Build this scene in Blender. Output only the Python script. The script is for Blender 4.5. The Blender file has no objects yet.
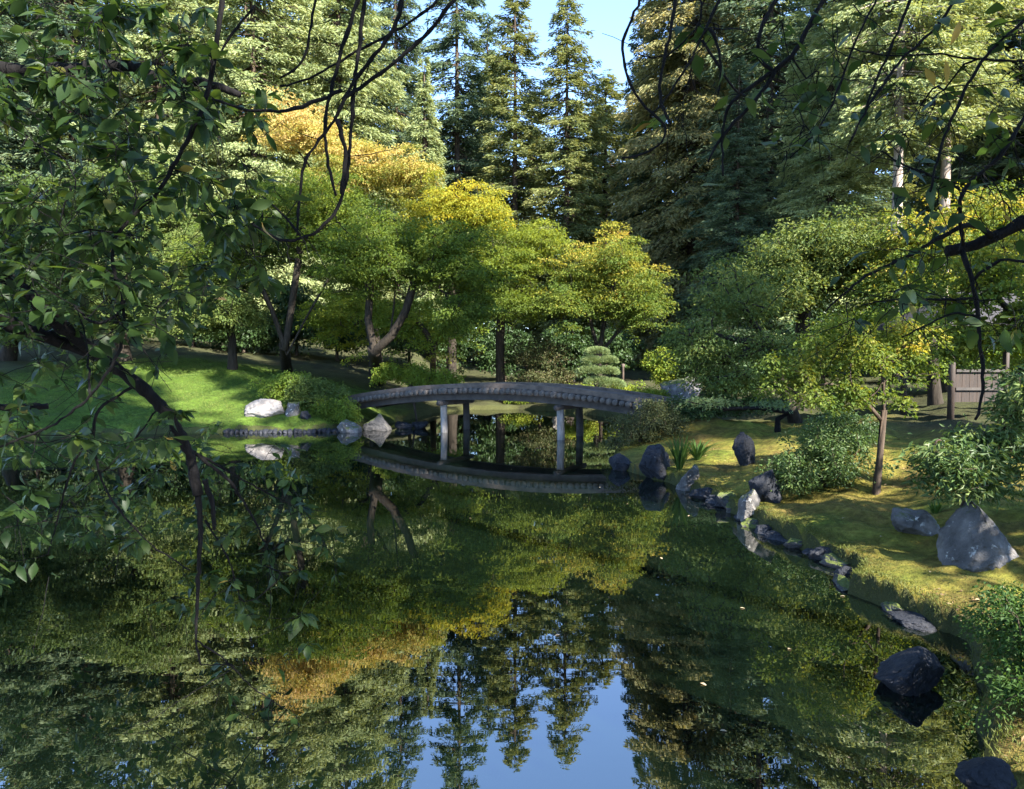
import bpy, bmesh, math, random
import numpy as np
from mathutils import Vector, noise as mnoise

# ------------------------------------------------------------------ camera, world, sun, exposure
S = bpy.context.scene
C = S.collection
CZ, FPX, HOR = 2.2, 750.0, 358.0
PITCH = math.atan((394.5 - HOR) / FPX)
cam = bpy.data.objects.new('camera', bpy.data.cameras.new('camera'))
C.objects.link(cam)
cam.data.sensor_width = 36.0
cam.data.lens = 36.0 * FPX / 1024.0
cam.data.clip_start = 0.05
cam.data.clip_end = 3000
cam.location = (0, 0, CZ)
cam.rotation_euler = (math.pi / 2 - PITCH, 0, 0)
S.camera = cam

SUN_EL = math.radians(35)
SUN_AZ = math.atan2(0.66, -0.75)            # clockwise from +Y: behind the camera, to its right-hand side
world = bpy.data.worlds.new('World')
S.world = world
world.use_nodes = True
wn = world.node_tree
bg = wn.nodes['Background']
sky = wn.nodes.new('ShaderNodeTexSky')
sky.sky_type = 'NISHITA'
sky.sun_disc = False
sky.sun_elevation = SUN_EL
sky.sun_rotation = SUN_AZ
sky.air_density = 1.0
sky.dust_density = 0.0
sky.altitude = 2500
sky.ozone_density = 3.0
wn.links.new(sky.outputs[0], bg.inputs['Color'])
bg.inputs['Strength'].default_value = 0.122
sl = bpy.data.lights.new('sun', 'SUN')
sl.energy = 4.4
sl.angle = math.radians(0.5)
sl.color = (1.0, 0.95, 0.86)
sun = bpy.data.objects.new('sun', sl)
C.objects.link(sun)
SUN_DIR = Vector((math.sin(SUN_AZ) * math.cos(SUN_EL), math.cos(SUN_AZ) * math.cos(SUN_EL), math.sin(SUN_EL)))
sun.rotation_euler = SUN_DIR.to_track_quat('Z', 'Y').to_euler()
sun.location = (30, -30, 40)
S.view_settings.view_transform = 'Standard'
S.view_settings.look = 'None'
S.view_settings.exposure = 2.65
S.view_settings.gamma = 1.0
S.view_settings.use_curve_mapping = False
S.render.engine = 'CYCLES'
S.cycles.max_bounces = 8
S.cycles.transparent_max_bounces = 4
S.cycles.transmission_bounces = 4
S.cycles.diffuse_bounces = 3
S.cycles.glossy_bounces = 3
S.cycles.use_denoising = True
S.cycles.sample_clamp_indirect = 6.0

# ------------------------------------------------------------------ helpers
RS = np.random.RandomState


def at(px, py, D):
    """world point at picture position px, py and distance D along +Y"""
    x = (px - 512.0) / FPX
    yi = (394.5 - py) / FPX
    c, s = math.cos(PITCH), math.sin(PITCH)
    k = D / (c + yi * s)
    return np.array((x * k, D, CZ + (-s + yi * c) * k))


def put(o, parent=None, label=None, cat=None, group=None, kind=None):
    if o.name not in C.objects:
        C.objects.link(o)
    if parent is not None:
        o.parent = parent
    if label:
        o['label'] = label
    if cat:
        o['category'] = cat
    if group:
        o['group'] = group
    if kind:
        o['kind'] = kind
    return o


def empty(name, loc, label, cat, group=None, rz=0.0):
    o = bpy.data.objects.new(name, None)
    o.empty_display_size = 0.3
    o.location = [float(v) for v in loc]
    o.rotation_euler = (0, 0, rz)
    return put(o, None, label, cat, group)


class MB:
    """collects vertices and faces, links them as one mesh object"""

    def __init__(self):
        self.V, self.F, self.T, self.n = [], [], [], 0

    def add(self, v, f, tint=0.5):
        v = np.asarray(v, float)
        f = np.asarray(f, int)
        self.V.append(v)
        self.F.append(f + self.n)
        t = np.asarray(tint, float)
        self.T.append(np.full(len(v), float(t)) if t.ndim == 0 else t)
        self.n += len(v)

    def mesh(self, name, mat, smooth=True, origin=(0, 0, 0)):
        m = bpy.data.meshes.new(name)
        if self.n:
            V = np.concatenate(self.V) - np.asarray(origin, float)
            m.vertices.add(len(V))
            m.vertices.foreach_set('co', V.astype(np.float32).ravel())
            idx = np.concatenate([f.ravel() for f in self.F])
            tot = np.concatenate([np.full(len(f), f.shape[1]) for f in self.F])
            m.loops.add(len(idx))
            m.loops.foreach_set('vertex_index', idx.astype(np.int32))
            m.polygons.add(len(tot))
            m.polygons.foreach_set('loop_start', np.concatenate(([0], np.cumsum(tot)[:-1])).astype(np.int32))
            m.polygons.foreach_set('use_smooth', np.full(len(tot), smooth))
            a = m.attributes.new('tint', 'FLOAT', 'POINT')
            a.data.foreach_set('value', np.concatenate(self.T).astype(np.float32))
            m.update(calc_edges=True)
        m.materials.append(mat)
        return m

    def build(self, name, mat, parent=None, smooth=True, origin=(0, 0, 0), **kw):
        o = bpy.data.objects.new(name, self.mesh(name, mat, smooth, origin))
        return put(o, parent, **kw)

    # --- shapes
    def tube(self, P, R, sides=6, tint=0.5, cap=True):
        P = np.asarray(P, float)
        n = len(P)
        R = np.full(n, float(R)) if np.ndim(R) == 0 else np.asarray(R, float)
        d = np.gradient(P, axis=0)
        d /= np.linalg.norm(d, axis=1)[:, None] + 1e-9
        u = np.cross(d[0], (0.13, 0.21, 0.97) if abs(d[0][2]) < 0.9 else (1, 0.1, 0))
        u /= np.linalg.norm(u)
        a = np.arange(sides) * 2 * math.pi / sides
        out = []
        for i in range(n):
            u = u - d[i] * np.dot(u, d[i])
            u /= np.linalg.norm(u) + 1e-9
            w = np.cross(d[i], u)
            out.append(P[i] + R[i] * (np.cos(a)[:, None] * u + np.sin(a)[:, None] * w))
        V = np.concatenate(out)
        i, j = np.meshgrid(np.arange(n - 1), np.arange(sides), indexing='ij')
        i, j = i.ravel(), j.ravel()
        j2 = (j + 1) % sides
        base = self.n
        self.add(V, np.stack([i * sides + j, i * sides + j2, (i + 1) * sides + j2, (i + 1) * sides + j], 1), tint)
        if cap and sides > 2:
            self.F.append(np.array([list(range(base + sides - 1, base - 1, -1))]))
            self.F.append(np.array([list(range(base + (n - 1) * sides, base + n * sides))]))

    def box(self, c, s, rz=0.0, axes=None, tint=0.5):
        q = np.array([(x, y, z) for z in (-.5, .5) for y in (-.5, .5) for x in (-.5, .5)]) * np.asarray(s, float)
        if axes is not None:
            q = q @ np.asarray(axes, float)
        elif rz:
            c_, s_ = math.cos(rz), math.sin(rz)
            q = np.stack([q[:, 0] * c_ - q[:, 1] * s_, q[:, 0] * s_ + q[:, 1] * c_, q[:, 2]], 1)
        self.add(q + np.asarray(c, float), [(0, 2, 3, 1), (4, 5, 7, 6), (0, 1, 5, 4), (2, 6, 7, 3), (0, 4, 6, 2), (1, 3, 7, 5)], tint)

    def leaves(self, P, D, N, L, Wd, tint, fold=0.18, droop=0.12):
        """four-cornered folded leaves or needle sprays"""
        D = D / (np.linalg.norm(D, axis=1)[:, None] + 1e-9)
        Sd = np.cross(N, D)
        Sd /= np.linalg.norm(Sd, axis=1)[:, None] + 1e-9
        Nn = np.cross(D, Sd)
        L = np.broadcast_to(L, (len(P),))[:, None]
        Wd = np.broadcast_to(Wd, (len(P),))[:, None]
        mid = P + D * L * 0.45
        a = mid + Sd * Wd * 0.5 + Nn * Wd * fold
        b = mid - Sd * Wd * 0.5 + Nn * Wd * fold
        tip = P + D * L - Nn * L * droop
        V = np.stack([P, a, tip, b], 1).reshape(-1, 3)
        k = np.arange(len(P))[:, None] * 4
        self.add(V, k + np.array([[0, 1, 2, 3]]), np.repeat(tint, 4))

    def blades(self, P, D, N, L, Wd, tint, rs, st=6):
        """broad pointed leaves with a midrib fold and a curl"""
        n = len(P)
        D = D / (np.linalg.norm(D, axis=1)[:, None] + 1e-9)
        Sd = np.cross(N, D)
        Sd /= np.linalg.norm(Sd, axis=1)[:, None] + 1e-9
        Nn = np.cross(D, Sd)
        curl = rs.uniform(-0.10, 0.55, n)
        fo = rs.uniform(0.05, 0.35, n)
        tw = rs.normal(0, 0.28, n)
        T = np.linspace(0, 1, st)
        prof = np.array([0.06, 0.62, 1.0, 0.92, 0.52, 0.02]) if st == 6 else np.array([0.08, 1.0, 0.75, 0.02])
        rows = []
        for t, p in zip(T, prof):
            m = P + D * (L * t)[:, None] - Nn * (L * curl * t * t)[:, None]
            w = (Wd * 0.5 * p)[:, None]
            s2 = Sd + Nn * (tw * t)[:, None]
            up = Nn * (Wd * 0.5 * p * fo)[:, None]
            rows.append(np.stack([m + s2 * w + up, m, m - s2 * w + up], 1))
        V = np.stack(rows, 1).reshape(-1, 3)
        q = []
        for r in range(st - 1):
            for c in range(2):
                a = r * 3 + c
                q.append((a, a + 3, a + 4, a + 1))
        k = np.arange(n)[:, None, None] * (st * 3)
        self.add(V, (k + np.array(q)[None]).reshape(-1, 4), np.repeat(tint, st * 3))


def unit(rs, n):
    v = rs.normal(size=(n, 3))
    return v / np.linalg.norm(v, axis=1)[:, None]


# ------------------------------------------------------------------ materials
def mat(name):
    m = bpy.data.materials.new(name)
    m.use_nodes = True
    t = m.node_tree
    return m, t, t.nodes['Principled BSDF'], t.nodes['Material Output']


def ramp(t, stops):
    r = t.nodes.new('ShaderNodeValToRGB')
    e = r.color_ramp.elements
    while len(e) < len(stops):
        e.new(0.5)
    for k, (p, c) in zip(e, stops):
        k.position = p
        k.color = (*c, 1)
    return r


def tex(t, kind, scale, detail=4, rough=0.55, coord='Object', vec_scale=None):
    n = t.nodes.new(kind)
    n.inputs['Scale'].default_value = scale
    if 'Detail' in n.inputs:
        n.inputs['Detail'].default_value = detail
        n.inputs['Roughness'].default_value = rough
    tc = t.nodes.new('ShaderNodeTexCoord')
    if vec_scale:
        mp = t.nodes.new('ShaderNodeMapping')
        mp.inputs['Scale'].default_value = vec_scale
        t.links.new(tc.outputs[coord], mp.inputs['Vector'])
        t.links.new(mp.outputs[0], n.inputs['Vector'])
    else:
        t.links.new(tc.outputs[coord], n.inputs['Vector'])
    return n


def bump(t, b, height, strength=0.5, dist=0.02):
    n = t.nodes.new('ShaderNodeBump')
    n.inputs['Strength'].default_value = strength
    n.inputs['Distance'].default_value = dist
    t.links.new(height, n.inputs['Height'])
    t.links.new(n.outputs[0], b.inputs['Normal'])
    return n


def leaf_mat(name, stops, trans=0.35, tcol=1.6, rough=0.6, spec=0.2):
    """leaf colour follows each leaf's own tint; part of the light passes through the blade"""
    m, t, b, out = mat(name)
    a = t.nodes.new('ShaderNodeAttribute')
    a.attribute_name = 'tint'
    r = ramp(t, stops)
    t.links.new(a.outputs['Fac'], r.inputs[0])
    t.links.new(r.outputs[0], b.inputs['Base Color'])
    b.inputs['Roughness'].default_value = rough
    b.inputs['Specular IOR Level'].default_value = spec
    tr = t.nodes.new('ShaderNodeBsdfTranslucent')
    mx = t.nodes.new('ShaderNodeMix')
    mx.data_type = 'RGBA'
    mx.blend_type = 'MULTIPLY'
    mx.inputs[0].default_value = 1.0
    t.links.new(r.outputs[0], mx.inputs[6])
    mx.inputs[7].default_value = (tcol * 1.15, tcol, tcol * 0.45, 1)
    t.links.new(mx.outputs[2], tr.inputs['Color'])
    ms = t.nodes.new('ShaderNodeMixShader')
    ms.inputs[0].default_value = trans
    t.links.new(b.outputs[0], ms.inputs[1])
    t.links.new(tr.outputs[0], ms.inputs[2])
    t.links.new(ms.outputs[0], out.inputs['Surface'])
    return m


def bark_mat(name, c1, c2, scale=3.0):
    m, t, b, _ = mat(name)
    n = tex(t, 'ShaderNodeTexNoise', scale, 6, 0.7, vec_scale=(4, 4, 0.8))
    r = ramp(t, [(0.3, c1), (0.7, c2)])
    t.links.new(n.outputs[0], r.inputs[0])
    t.links.new(r.outputs[0], b.inputs['Base Color'])
    b.inputs['Roughness'].default_value = 0.9
    b.inputs['Specular IOR Level'].default_value = 0.12
    bump(t, b, n.outputs[0], 0.8, 0.03)
    return m


def rock_mat(name, c1, c2, c3, lichen=(0.42, 0.40, 0.36), amt=0.62, moss=None):
    m, t, b, _ = mat(name)
    n = tex(t, 'ShaderNodeTexNoise', 3.0, 8, 0.65)
    r = ramp(t, [(0.3, c1), (0.5, c2), (0.7, c3)])
    t.links.new(n.outputs[0], r.inputs[0])
    v = tex(t, 'ShaderNodeTexNoise', 9.0, 5, 0.7)
    k = ramp(t, [(amt, (0, 0, 0)), (amt + 0.07, (1, 1, 1))])
    t.links.new(v.outputs[0], k.inputs[0])
    mx = t.nodes.new('ShaderNodeMix')
    mx.data_type = 'RGBA'
    t.links.new(k.outputs[0], mx.inputs[0])
    t.links.new(r.outputs[0], mx.inputs[6])
    mx.inputs[7].default_value = (*lichen, 1)
    last = mx.outputs[2]
    if moss:
        g = t.nodes.new('ShaderNodeNewGeometry')
        sx = t.nodes.new('ShaderNodeSeparateXYZ')
        t.links.new(g.outputs['Normal'], sx.inputs[0])
        n3 = tex(t, 'ShaderNodeTexNoise', 5.0, 4, 0.6)
        ad = t.nodes.new('ShaderNodeMath')
        ad.operation = 'ADD'
        t.links.new(sx.outputs['Z'], ad.inputs[0])
        t.links.new(n3.outputs[0], ad.inputs[1])
        k2 = ramp(t, [(0.55, (0, 0, 0)), (0.68, (1, 1, 1))])
        half = t.nodes.new('ShaderNodeMath')
        half.operation = 'MULTIPLY'
        half.inputs[1].default_value = 0.5
        t.links.new(ad.outputs[0], half.inputs[0])
        t.links.new(half.outputs[0], k2.inputs[0])
        m2 = t.nodes.new('ShaderNodeMix')
        m2.data_type = 'RGBA'
        t.links.new(k2.outputs[0], m2.inputs[0])
        t.links.new(last, m2.inputs[6])
        m2.inputs[7].default_value = (*moss, 1)
        last = m2.outputs[2]
    t.links.new(last, b.inputs['Base Color'])
    b.inputs['Roughness'].default_value = 0.75
    b.inputs['Specular IOR Level'].default_value = 0.3
    f = tex(t, 'ShaderNodeTexNoise', 14.0, 8, 0.7)
    bump(t, b, f.outputs[0], 1.0, 0.05)
    return m


def wood_mat(name, c1, c2, scale=6, vs=(1, 12, 12), rough=0.75):
    m, t, b, _ = mat(name)
    n = tex(t, 'ShaderNodeTexNoise', scale, 6, 0.65, vec_scale=vs)
    r = ramp(t, [(0.3, c1), (0.7, c2)])
    t.links.new(n.outputs[0], r.inputs[0])
    t.links.new(r.outputs[0], b.inputs['Base Color'])
    b.inputs['Roughness'].default_value = rough
    bump(t, b, n.outputs[0], 0.5, 0.01)
    return m


M = {}
# greens follow real leaf albedo (0.04 to 0.12)
M['cherry'] = leaf_mat('cherry_leaves', [(0, (0.012, 0.027, 0.009)), (0.5, (0.024, 0.048, 0.012)), (0.9, (0.060, 0.088, 0.018)), (1, (0.22, 0.15, 0.04))], 0.42, 2.0, 0.45, 0.28)
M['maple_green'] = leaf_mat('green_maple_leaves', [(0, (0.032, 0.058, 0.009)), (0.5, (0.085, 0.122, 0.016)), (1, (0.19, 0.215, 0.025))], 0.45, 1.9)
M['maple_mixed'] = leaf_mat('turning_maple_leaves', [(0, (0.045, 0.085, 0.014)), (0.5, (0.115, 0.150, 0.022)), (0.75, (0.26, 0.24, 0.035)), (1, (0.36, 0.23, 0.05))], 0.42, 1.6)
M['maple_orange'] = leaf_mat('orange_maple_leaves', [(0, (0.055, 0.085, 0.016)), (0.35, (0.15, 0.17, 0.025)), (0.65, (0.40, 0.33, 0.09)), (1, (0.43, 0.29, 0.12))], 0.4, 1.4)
M['maple_yellow'] = leaf_mat('yellow_maple_leaves', [(0, (0.06, 0.10, 0.015)), (0.4, (0.20, 0.22, 0.02)), (1, (0.38, 0.30, 0.025))], 0.42, 1.4)
M['broad'] = leaf_mat('broad_green_leaves', [(0, (0.038, 0.066, 0.018)), (0.5, (0.075, 0.110, 0.026)), (1, (0.16, 0.18, 0.045))], 0.35, 1.7)
M['dull'] = leaf_mat('dull_olive_leaves', [(0, (0.035, 0.045, 0.018)), (0.6, (0.075, 0.085, 0.030)), (1, (0.20, 0.15, 0.08))], 0.3, 1.4)
M['lime'] = leaf_mat('lime_leaves', [(0, (0.07, 0.12, 0.02)), (0.6, (0.14, 0.20, 0.025)), (1, (0.25, 0.26, 0.03))], 0.4, 1.5)
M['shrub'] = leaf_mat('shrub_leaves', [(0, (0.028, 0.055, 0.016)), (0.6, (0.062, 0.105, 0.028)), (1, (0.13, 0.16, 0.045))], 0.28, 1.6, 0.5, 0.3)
M['needle_pale'] = leaf_mat('pale_fir_needles', [(0, (0.11, 0.145, 0.060)), (0.5, (0.20, 0.245, 0.105)), (1, (0.32, 0.35, 0.16))], 0.33, 1.3)
M['needle_blue'] = leaf_mat('blue_green_needles', [(0, (0.035, 0.066, 0.044)), (0.5, (0.072, 0.112, 0.066)), (1, (0.15, 0.185, 0.09))], 0.33, 1.3)
M['needle_green'] = leaf_mat('green_conifer_needles', [(0, (0.055, 0.080, 0.032)), (0.5, (0.12, 0.15, 0.052)), (1, (0.24, 0.24, 0.085))], 0.33, 1.3)
M['needle_warm'] = leaf_mat('olive_cedar_sprays', [(0, (0.06, 0.075, 0.034)), (0.5, (0.15, 0.155, 0.062)), (1, (0.33, 0.28, 0.12))], 0.33, 1.3)
M['pine'] = leaf_mat('pine_needles', [(0, (0.07, 0.12, 0.045)), (0.6, (0.15, 0.20, 0.08)), (1, (0.22, 0.26, 0.10))], 0.2, 1.3)
M['fern'] = leaf_mat('fern_fronds', [(0, (0.025, 0.055, 0.012)), (0.6, (0.05, 0.10, 0.02)), (1, (0.10, 0.15, 0.03))], 0.35, 1.6)
M['bark_dark'] = bark_mat('dark_cherry_bark', (0.003, 0.0028, 0.003), (0.013, 0.0115, 0.0115), 6)
M['bark_maple'] = bark_mat('maple_bark', (0.012, 0.010, 0.008), (0.050, 0.040, 0.030))
M['bark_pale'] = bark_mat('pale_bark', (0.17, 0.135, 0.11), (0.38, 0.31, 0.26), 2)
M['bark_brown'] = bark_mat('brown_bark', (0.025, 0.017, 0.012), (0.095, 0.070, 0.052), 2)
M['rock_dark'] = rock_mat('dark_basalt', (0.006, 0.007, 0.010), (0.016, 0.018, 0.024), (0.045, 0.045, 0.052), (0.20, 0.19, 0.18), 0.66)
M['rock_grey'] = rock_mat('grey_stone', (0.035, 0.033, 0.033), (0.105, 0.098, 0.092), (0.22, 0.20, 0.185), (0.44, 0.42, 0.38), 0.60, (0.07, 0.085, 0.022))
M['rock_pale'] = rock_mat('pale_granite', (0.14, 0.124, 0.11), (0.23, 0.205, 0.185), (0.31, 0.28, 0.25), (0.22, 0.21, 0.18), 0.68)
M['rock_moss'] = rock_mat('mossy_stone', (0.02, 0.020, 0.022), (0.05, 0.048, 0.047), (0.11, 0.10, 0.095), (0.3, 0.29, 0.26), 0.66, (0.085, 0.105, 0.020))
M['wood_deck'] = wood_mat('weathered_deck_wood', (0.040, 0.027, 0.020), (0.135, 0.098, 0.074), 4, (1.0, 1.0, 1.0))
M['wood_log'] = wood_mat('weathered_log_ends', (0.030, 0.024, 0.020), (0.115, 0.095, 0.078), 9, (1, 1, 1))
M['wood_dark'] = wood_mat('dark_timber', (0.02, 0.016, 0.014), (0.06, 0.048, 0.04), 5, (1, 1, 1))  # darker timber for beams, far posts, rails and cap
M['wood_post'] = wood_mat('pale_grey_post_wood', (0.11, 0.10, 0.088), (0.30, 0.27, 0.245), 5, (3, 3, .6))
M['wood_brown'] = wood_mat('brown_board_wood', (0.012, 0.007, 0.0045), (0.042, 0.025, 0.016), 5, (6, 6, .5))
M['roof'] = wood_mat('grey_shingle_roof', (0.014, 0.012, 0.013), (0.045, 0.04, 0.042), 7, (1, 6, 6))

# ------------------------------------------------------------------ pond outline and terrain
POND = np.array([
    (1.3, 1.2), (1.7, 2.4), (2.3, 3.7), (3.05, 4.8), (3.41, 5.75), (3.30, 6.4), (3.08, 6.95), (3.42, 7.6), (3.38, 8.2),
    (3.25, 8.8), (3.10, 9.4), (3.15, 10.3), (2.98, 11.9), (2.62, 13.3), (2.15, 14.7), (2.15, 16.6), (2.75, 18.6), (4.0, 21.2),
    (4.4, 24.5), (3.7, 27.5), (2.2, 30.3), (0.2, 32.0), (-1.8, 31.8), (-3.0, 30), (-3.4, 27.5), (-4.1, 25.0), (-4.5, 23.4),
    (-5.2, 22.6), (-6.0, 22.2), (-8.3, 21.9), (-10.5, 21.6), (-14, 20.4), (-21, 18.5), (-28, 13), (-29, 5), (-18, -1.5),
    (-9, 0.6), (-5.2, 1.5), (-2.5, 1.7), (-0.2, 1.3)])


def pond_sd(x, y):
    """distance to the water's edge, positive on land"""
    p = np.stack([np.ravel(x), np.ravel(y)], 1)
    best = np.full(len(p), 1e9)
    ins = np.zeros(len(p), bool)
    for a, b in zip(POND, np.roll(POND, -1, axis=0)):
        ab = b - a
        t = np.clip(((p - a) @ ab) / (ab @ ab), 0, 1)
        best = np.minimum(best, np.hypot(*(p - a - t[:, None] * ab).T))
        c = (a[1] > p[:, 1]) != (b[1] > p[:, 1])
        with np.errstate(divide='ignore', invalid='ignore'):
            xx = a[0] + (p[:, 1] - a[1]) * ab[0] / (ab[1] if ab[1] else 1e-9)
        ins ^= c & (p[:, 0] < xx)
    return np.where(ins, -best, best).reshape(np.shape(x))


def sstep(a, b, v):
    t = np.clip((v - a) / (b - a), 0, 1)
    return t * t * (3 - 2 * t)


VN = [RS(900 + k).rand(256, 256) for k in range(3)]


def vnoise(x, y, sc, k=0):
    u, v = np.asarray(x) / sc + 500.3, np.asarray(y) / sc + 500.7
    iu, iv = np.floor(u).astype(int), np.floor(v).astype(int)
    fu, fv = u - iu, v - iv
    fu, fv = fu * fu * (3 - 2 * fu), fv * fv * (3 - 2 * fv)
    g = VN[k]
    a, b_, c, d = g[iu % 256, iv % 256], g[(iu + 1) % 256, iv % 256], g[iu % 256, (iv + 1) % 256], g[(iu + 1) % 256, (iv + 1) % 256]
    return (a * (1 - fu) + b_ * fu) * (1 - fv) + (c * (1 - fu) + d * fu) * fv - 0.5


def height(x, y):
    x = np.asarray(x, float)
    y = np.asarray(y, float)
    d = pond_sd(x, y) + 0.16 * vnoise(x, y, 0.55) + 0.09 * vnoise(x, y, 0.22, 1)
    left = sstep(-3, -6, x) * sstep(15, 20, y)
    back = sstep(30, 34, y) * (1 - left)
    near = sstep(3, 1, y) * sstep(3.0, 1.5, x)
    slope = 0.115 + 0.15 * left - 0.03 * back + 0.1 * near
    capz = 2.6 + 2.0 * left
    land = 0.15 + capz * (1 - np.exp(-slope * np.maximum(d, 0) / capz))
    lipz = 0.03 * sstep(1, 2.5, x) * sstep(14, 12, y)
    land = (land + lipz) * sstep(-0.02, 0.11, d) + (-0.25) * (1 - sstep(-0.02, 0.11, d))
    wob = 0.05 * np.sin(x * 1.7 + 0.6 * y) * np.sin(y * 1.3 - 0.4 * x) + 0.03 * np.sin(x * 4.1 - y * 2.3) + 0.02 * np.sin(x * 7.7 + y * 6.1)
    land = land + wob * sstep(0.0, 0.8, d) + (0.09 * vnoise(x, y, 0.5, 2) + 0.05 * vnoise(x, y, 0.24, 1) + 0.03 * vnoise(x, y, 0.13)) * sstep(0.0, 0.2, d) * np.where(x > 0, 1.0, 0.5)
    for cx, cy, r, h in ((-6.4, 24.6, 1.7, 0.42), (4.3, 18.0, 1.4, 0.40), (6.2, 11.5, 1.2, 0.22), (5.2, 12.6, 0.8, 0.16)):
        land = land + h * np.exp(-((x - cx) ** 2 + (y - cy) ** 2) / (r * r)) * sstep(0, 0.5, d)
    bed = -0.25 - 0.7 * sstep(0, 2.0, -d)
    return np.where(d > -0.02, land, bed)


def H(x, y):
    return float(height(np.array([x]), np.array([y]))[0])


def axis(lo, hi, segs):
    """grid lines: fine inside SEGS = [(a, b, step)], growing outward to lo and hi"""
    v = []
    for a, b, s in segs:
        v += list(np.arange(a, b, s))
    v.append(segs[-1][1])
    st = segs[-1][2]
    while v[-1] < hi:
        st *= 1.25
        v.append(v[-1] + st)
    pre, st, x = [], segs[0][2], v[0]
    while x > lo:
        st *= 1.25
        x -= st
        pre.append(x)
    return np.array(pre[::-1] + v)


gx = axis(-700, 700, [(-16, 1.4, 0.24), (1.4, 6.5, 0.065), (6.5, 14, 0.24)])
gy = axis(-200, 1200, [(-2, 3, 0.24), (3, 14, 0.07), (14, 40, 0.24)])
X, Y = np.meshgrid(gx, gy, indexing='ij')
Z = height(X, Y)
dist = pond_sd(X, Y)
nx, ny = X.shape
i, j = np.meshgrid(np.arange(nx - 1), np.arange(ny - 1), indexing='ij')
i, j = i.ravel(), j.ravel()
b = MB()
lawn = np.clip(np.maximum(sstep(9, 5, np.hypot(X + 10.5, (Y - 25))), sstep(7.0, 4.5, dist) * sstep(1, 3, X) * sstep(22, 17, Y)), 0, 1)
b.add(np.stack([X, Y, Z], 2).reshape(-1, 3), np.stack([i * ny + j, (i + 1) * ny + j, (i + 1) * ny + j + 1, i * ny + j + 1], 1), lawn.ravel())
m, t, bs, _ = mat('mossy_ground')
at_ = t.nodes.new('ShaderNodeAttribute')
at_.attribute_name = 'tint'
n1 = tex(t, 'ShaderNodeTexNoise', 0.9, 6, 0.65)
n2 = tex(t, 'ShaderNodeTexNoise', 9, 6, 0.7)
n3 = tex(t, 'ShaderNodeTexNoise', 55, 4, 0.7)
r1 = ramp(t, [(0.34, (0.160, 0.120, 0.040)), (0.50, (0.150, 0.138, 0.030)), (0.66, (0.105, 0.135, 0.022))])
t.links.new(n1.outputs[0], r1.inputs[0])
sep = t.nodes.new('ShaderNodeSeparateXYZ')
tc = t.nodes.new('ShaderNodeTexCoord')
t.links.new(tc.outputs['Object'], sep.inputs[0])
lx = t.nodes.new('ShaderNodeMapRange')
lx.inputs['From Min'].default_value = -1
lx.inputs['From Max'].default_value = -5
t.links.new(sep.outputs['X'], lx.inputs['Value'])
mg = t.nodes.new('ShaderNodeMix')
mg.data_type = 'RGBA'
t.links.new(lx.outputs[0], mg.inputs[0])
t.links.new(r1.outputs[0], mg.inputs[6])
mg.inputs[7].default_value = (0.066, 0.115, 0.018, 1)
n4 = tex(t, 'ShaderNodeTexNoise', 2.6, 5, 0.7)
r4 = ramp(t, [(0.36, (0.55, 0.52, 0.45)), (0.64, (1.35, 1.30, 1.1))])
t.links.new(n4.outputs[0], r4.inputs[0])
r2 = ramp(t, [(0.32, (0.42, 0.36, 0.30)), (0.68, (1.45, 1.4, 1.3))])
t.links.new(n2.outputs[0], r2.inputs[0])
mm = t.nodes.new('ShaderNodeMix')
mm.data_type = 'RGBA'
mm.blend_type = 'MULTIPLY'
mm.inputs[0].default_value = 0.8
m4 = t.nodes.new('ShaderNodeMix')
m4.data_type = 'RGBA'
m4.blend_type = 'MULTIPLY'
m4.inputs[0].default_value = 0.8
t.links.new(mg.outputs[2], m4.inputs[6])
t.links.new(r4.outputs[0], m4.inputs[7])
t.links.new(m4.outputs[2], mm.inputs[6])
t.links.new(r2.outputs[0], mm.inputs[7])
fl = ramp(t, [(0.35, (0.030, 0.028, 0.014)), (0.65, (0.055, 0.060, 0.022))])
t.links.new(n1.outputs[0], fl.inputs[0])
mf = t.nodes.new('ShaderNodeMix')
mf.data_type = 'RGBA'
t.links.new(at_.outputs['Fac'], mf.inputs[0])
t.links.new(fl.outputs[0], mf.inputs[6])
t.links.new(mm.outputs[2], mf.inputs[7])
geo = t.nodes.new('ShaderNodeNewGeometry')
sn = t.nodes.new('ShaderNodeSeparateXYZ')
t.links.new(geo.outputs['True Normal'], sn.inputs[0])
ks = ramp(t, [(0.45, (1, 1, 1)), (0.72, (0, 0, 0))])
t.links.new(sn.outputs['Z'], ks.inputs[0])
msoil = t.nodes.new('ShaderNodeMix')
msoil.data_type = 'RGBA'
t.links.new(ks.outputs[0], msoil.inputs[0])
t.links.new(mf.outputs[2], msoil.inputs[6])
msoil.inputs[7].default_value = (0.050, 0.052, 0.018, 1)
t.links.new(msoil.outputs[2], bs.inputs['Base Color'])
bs.inputs['Roughness'].default_value = 0.95
bs.inputs['Specular IOR Level'].default_value = 0.15
ad = t.nodes.new('ShaderNodeMath')
ad.operation = 'MULTIPLY_ADD'
ad.inputs[1].default_value = 0.4
t.links.new(n3.outputs[0], ad.inputs[0])
t.links.new(n2.outputs[0], ad.inputs[2])
bump(t, bs, ad.outputs[0], 0.9, 0.06)
b.build('ground', m, kind='structure')

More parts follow.
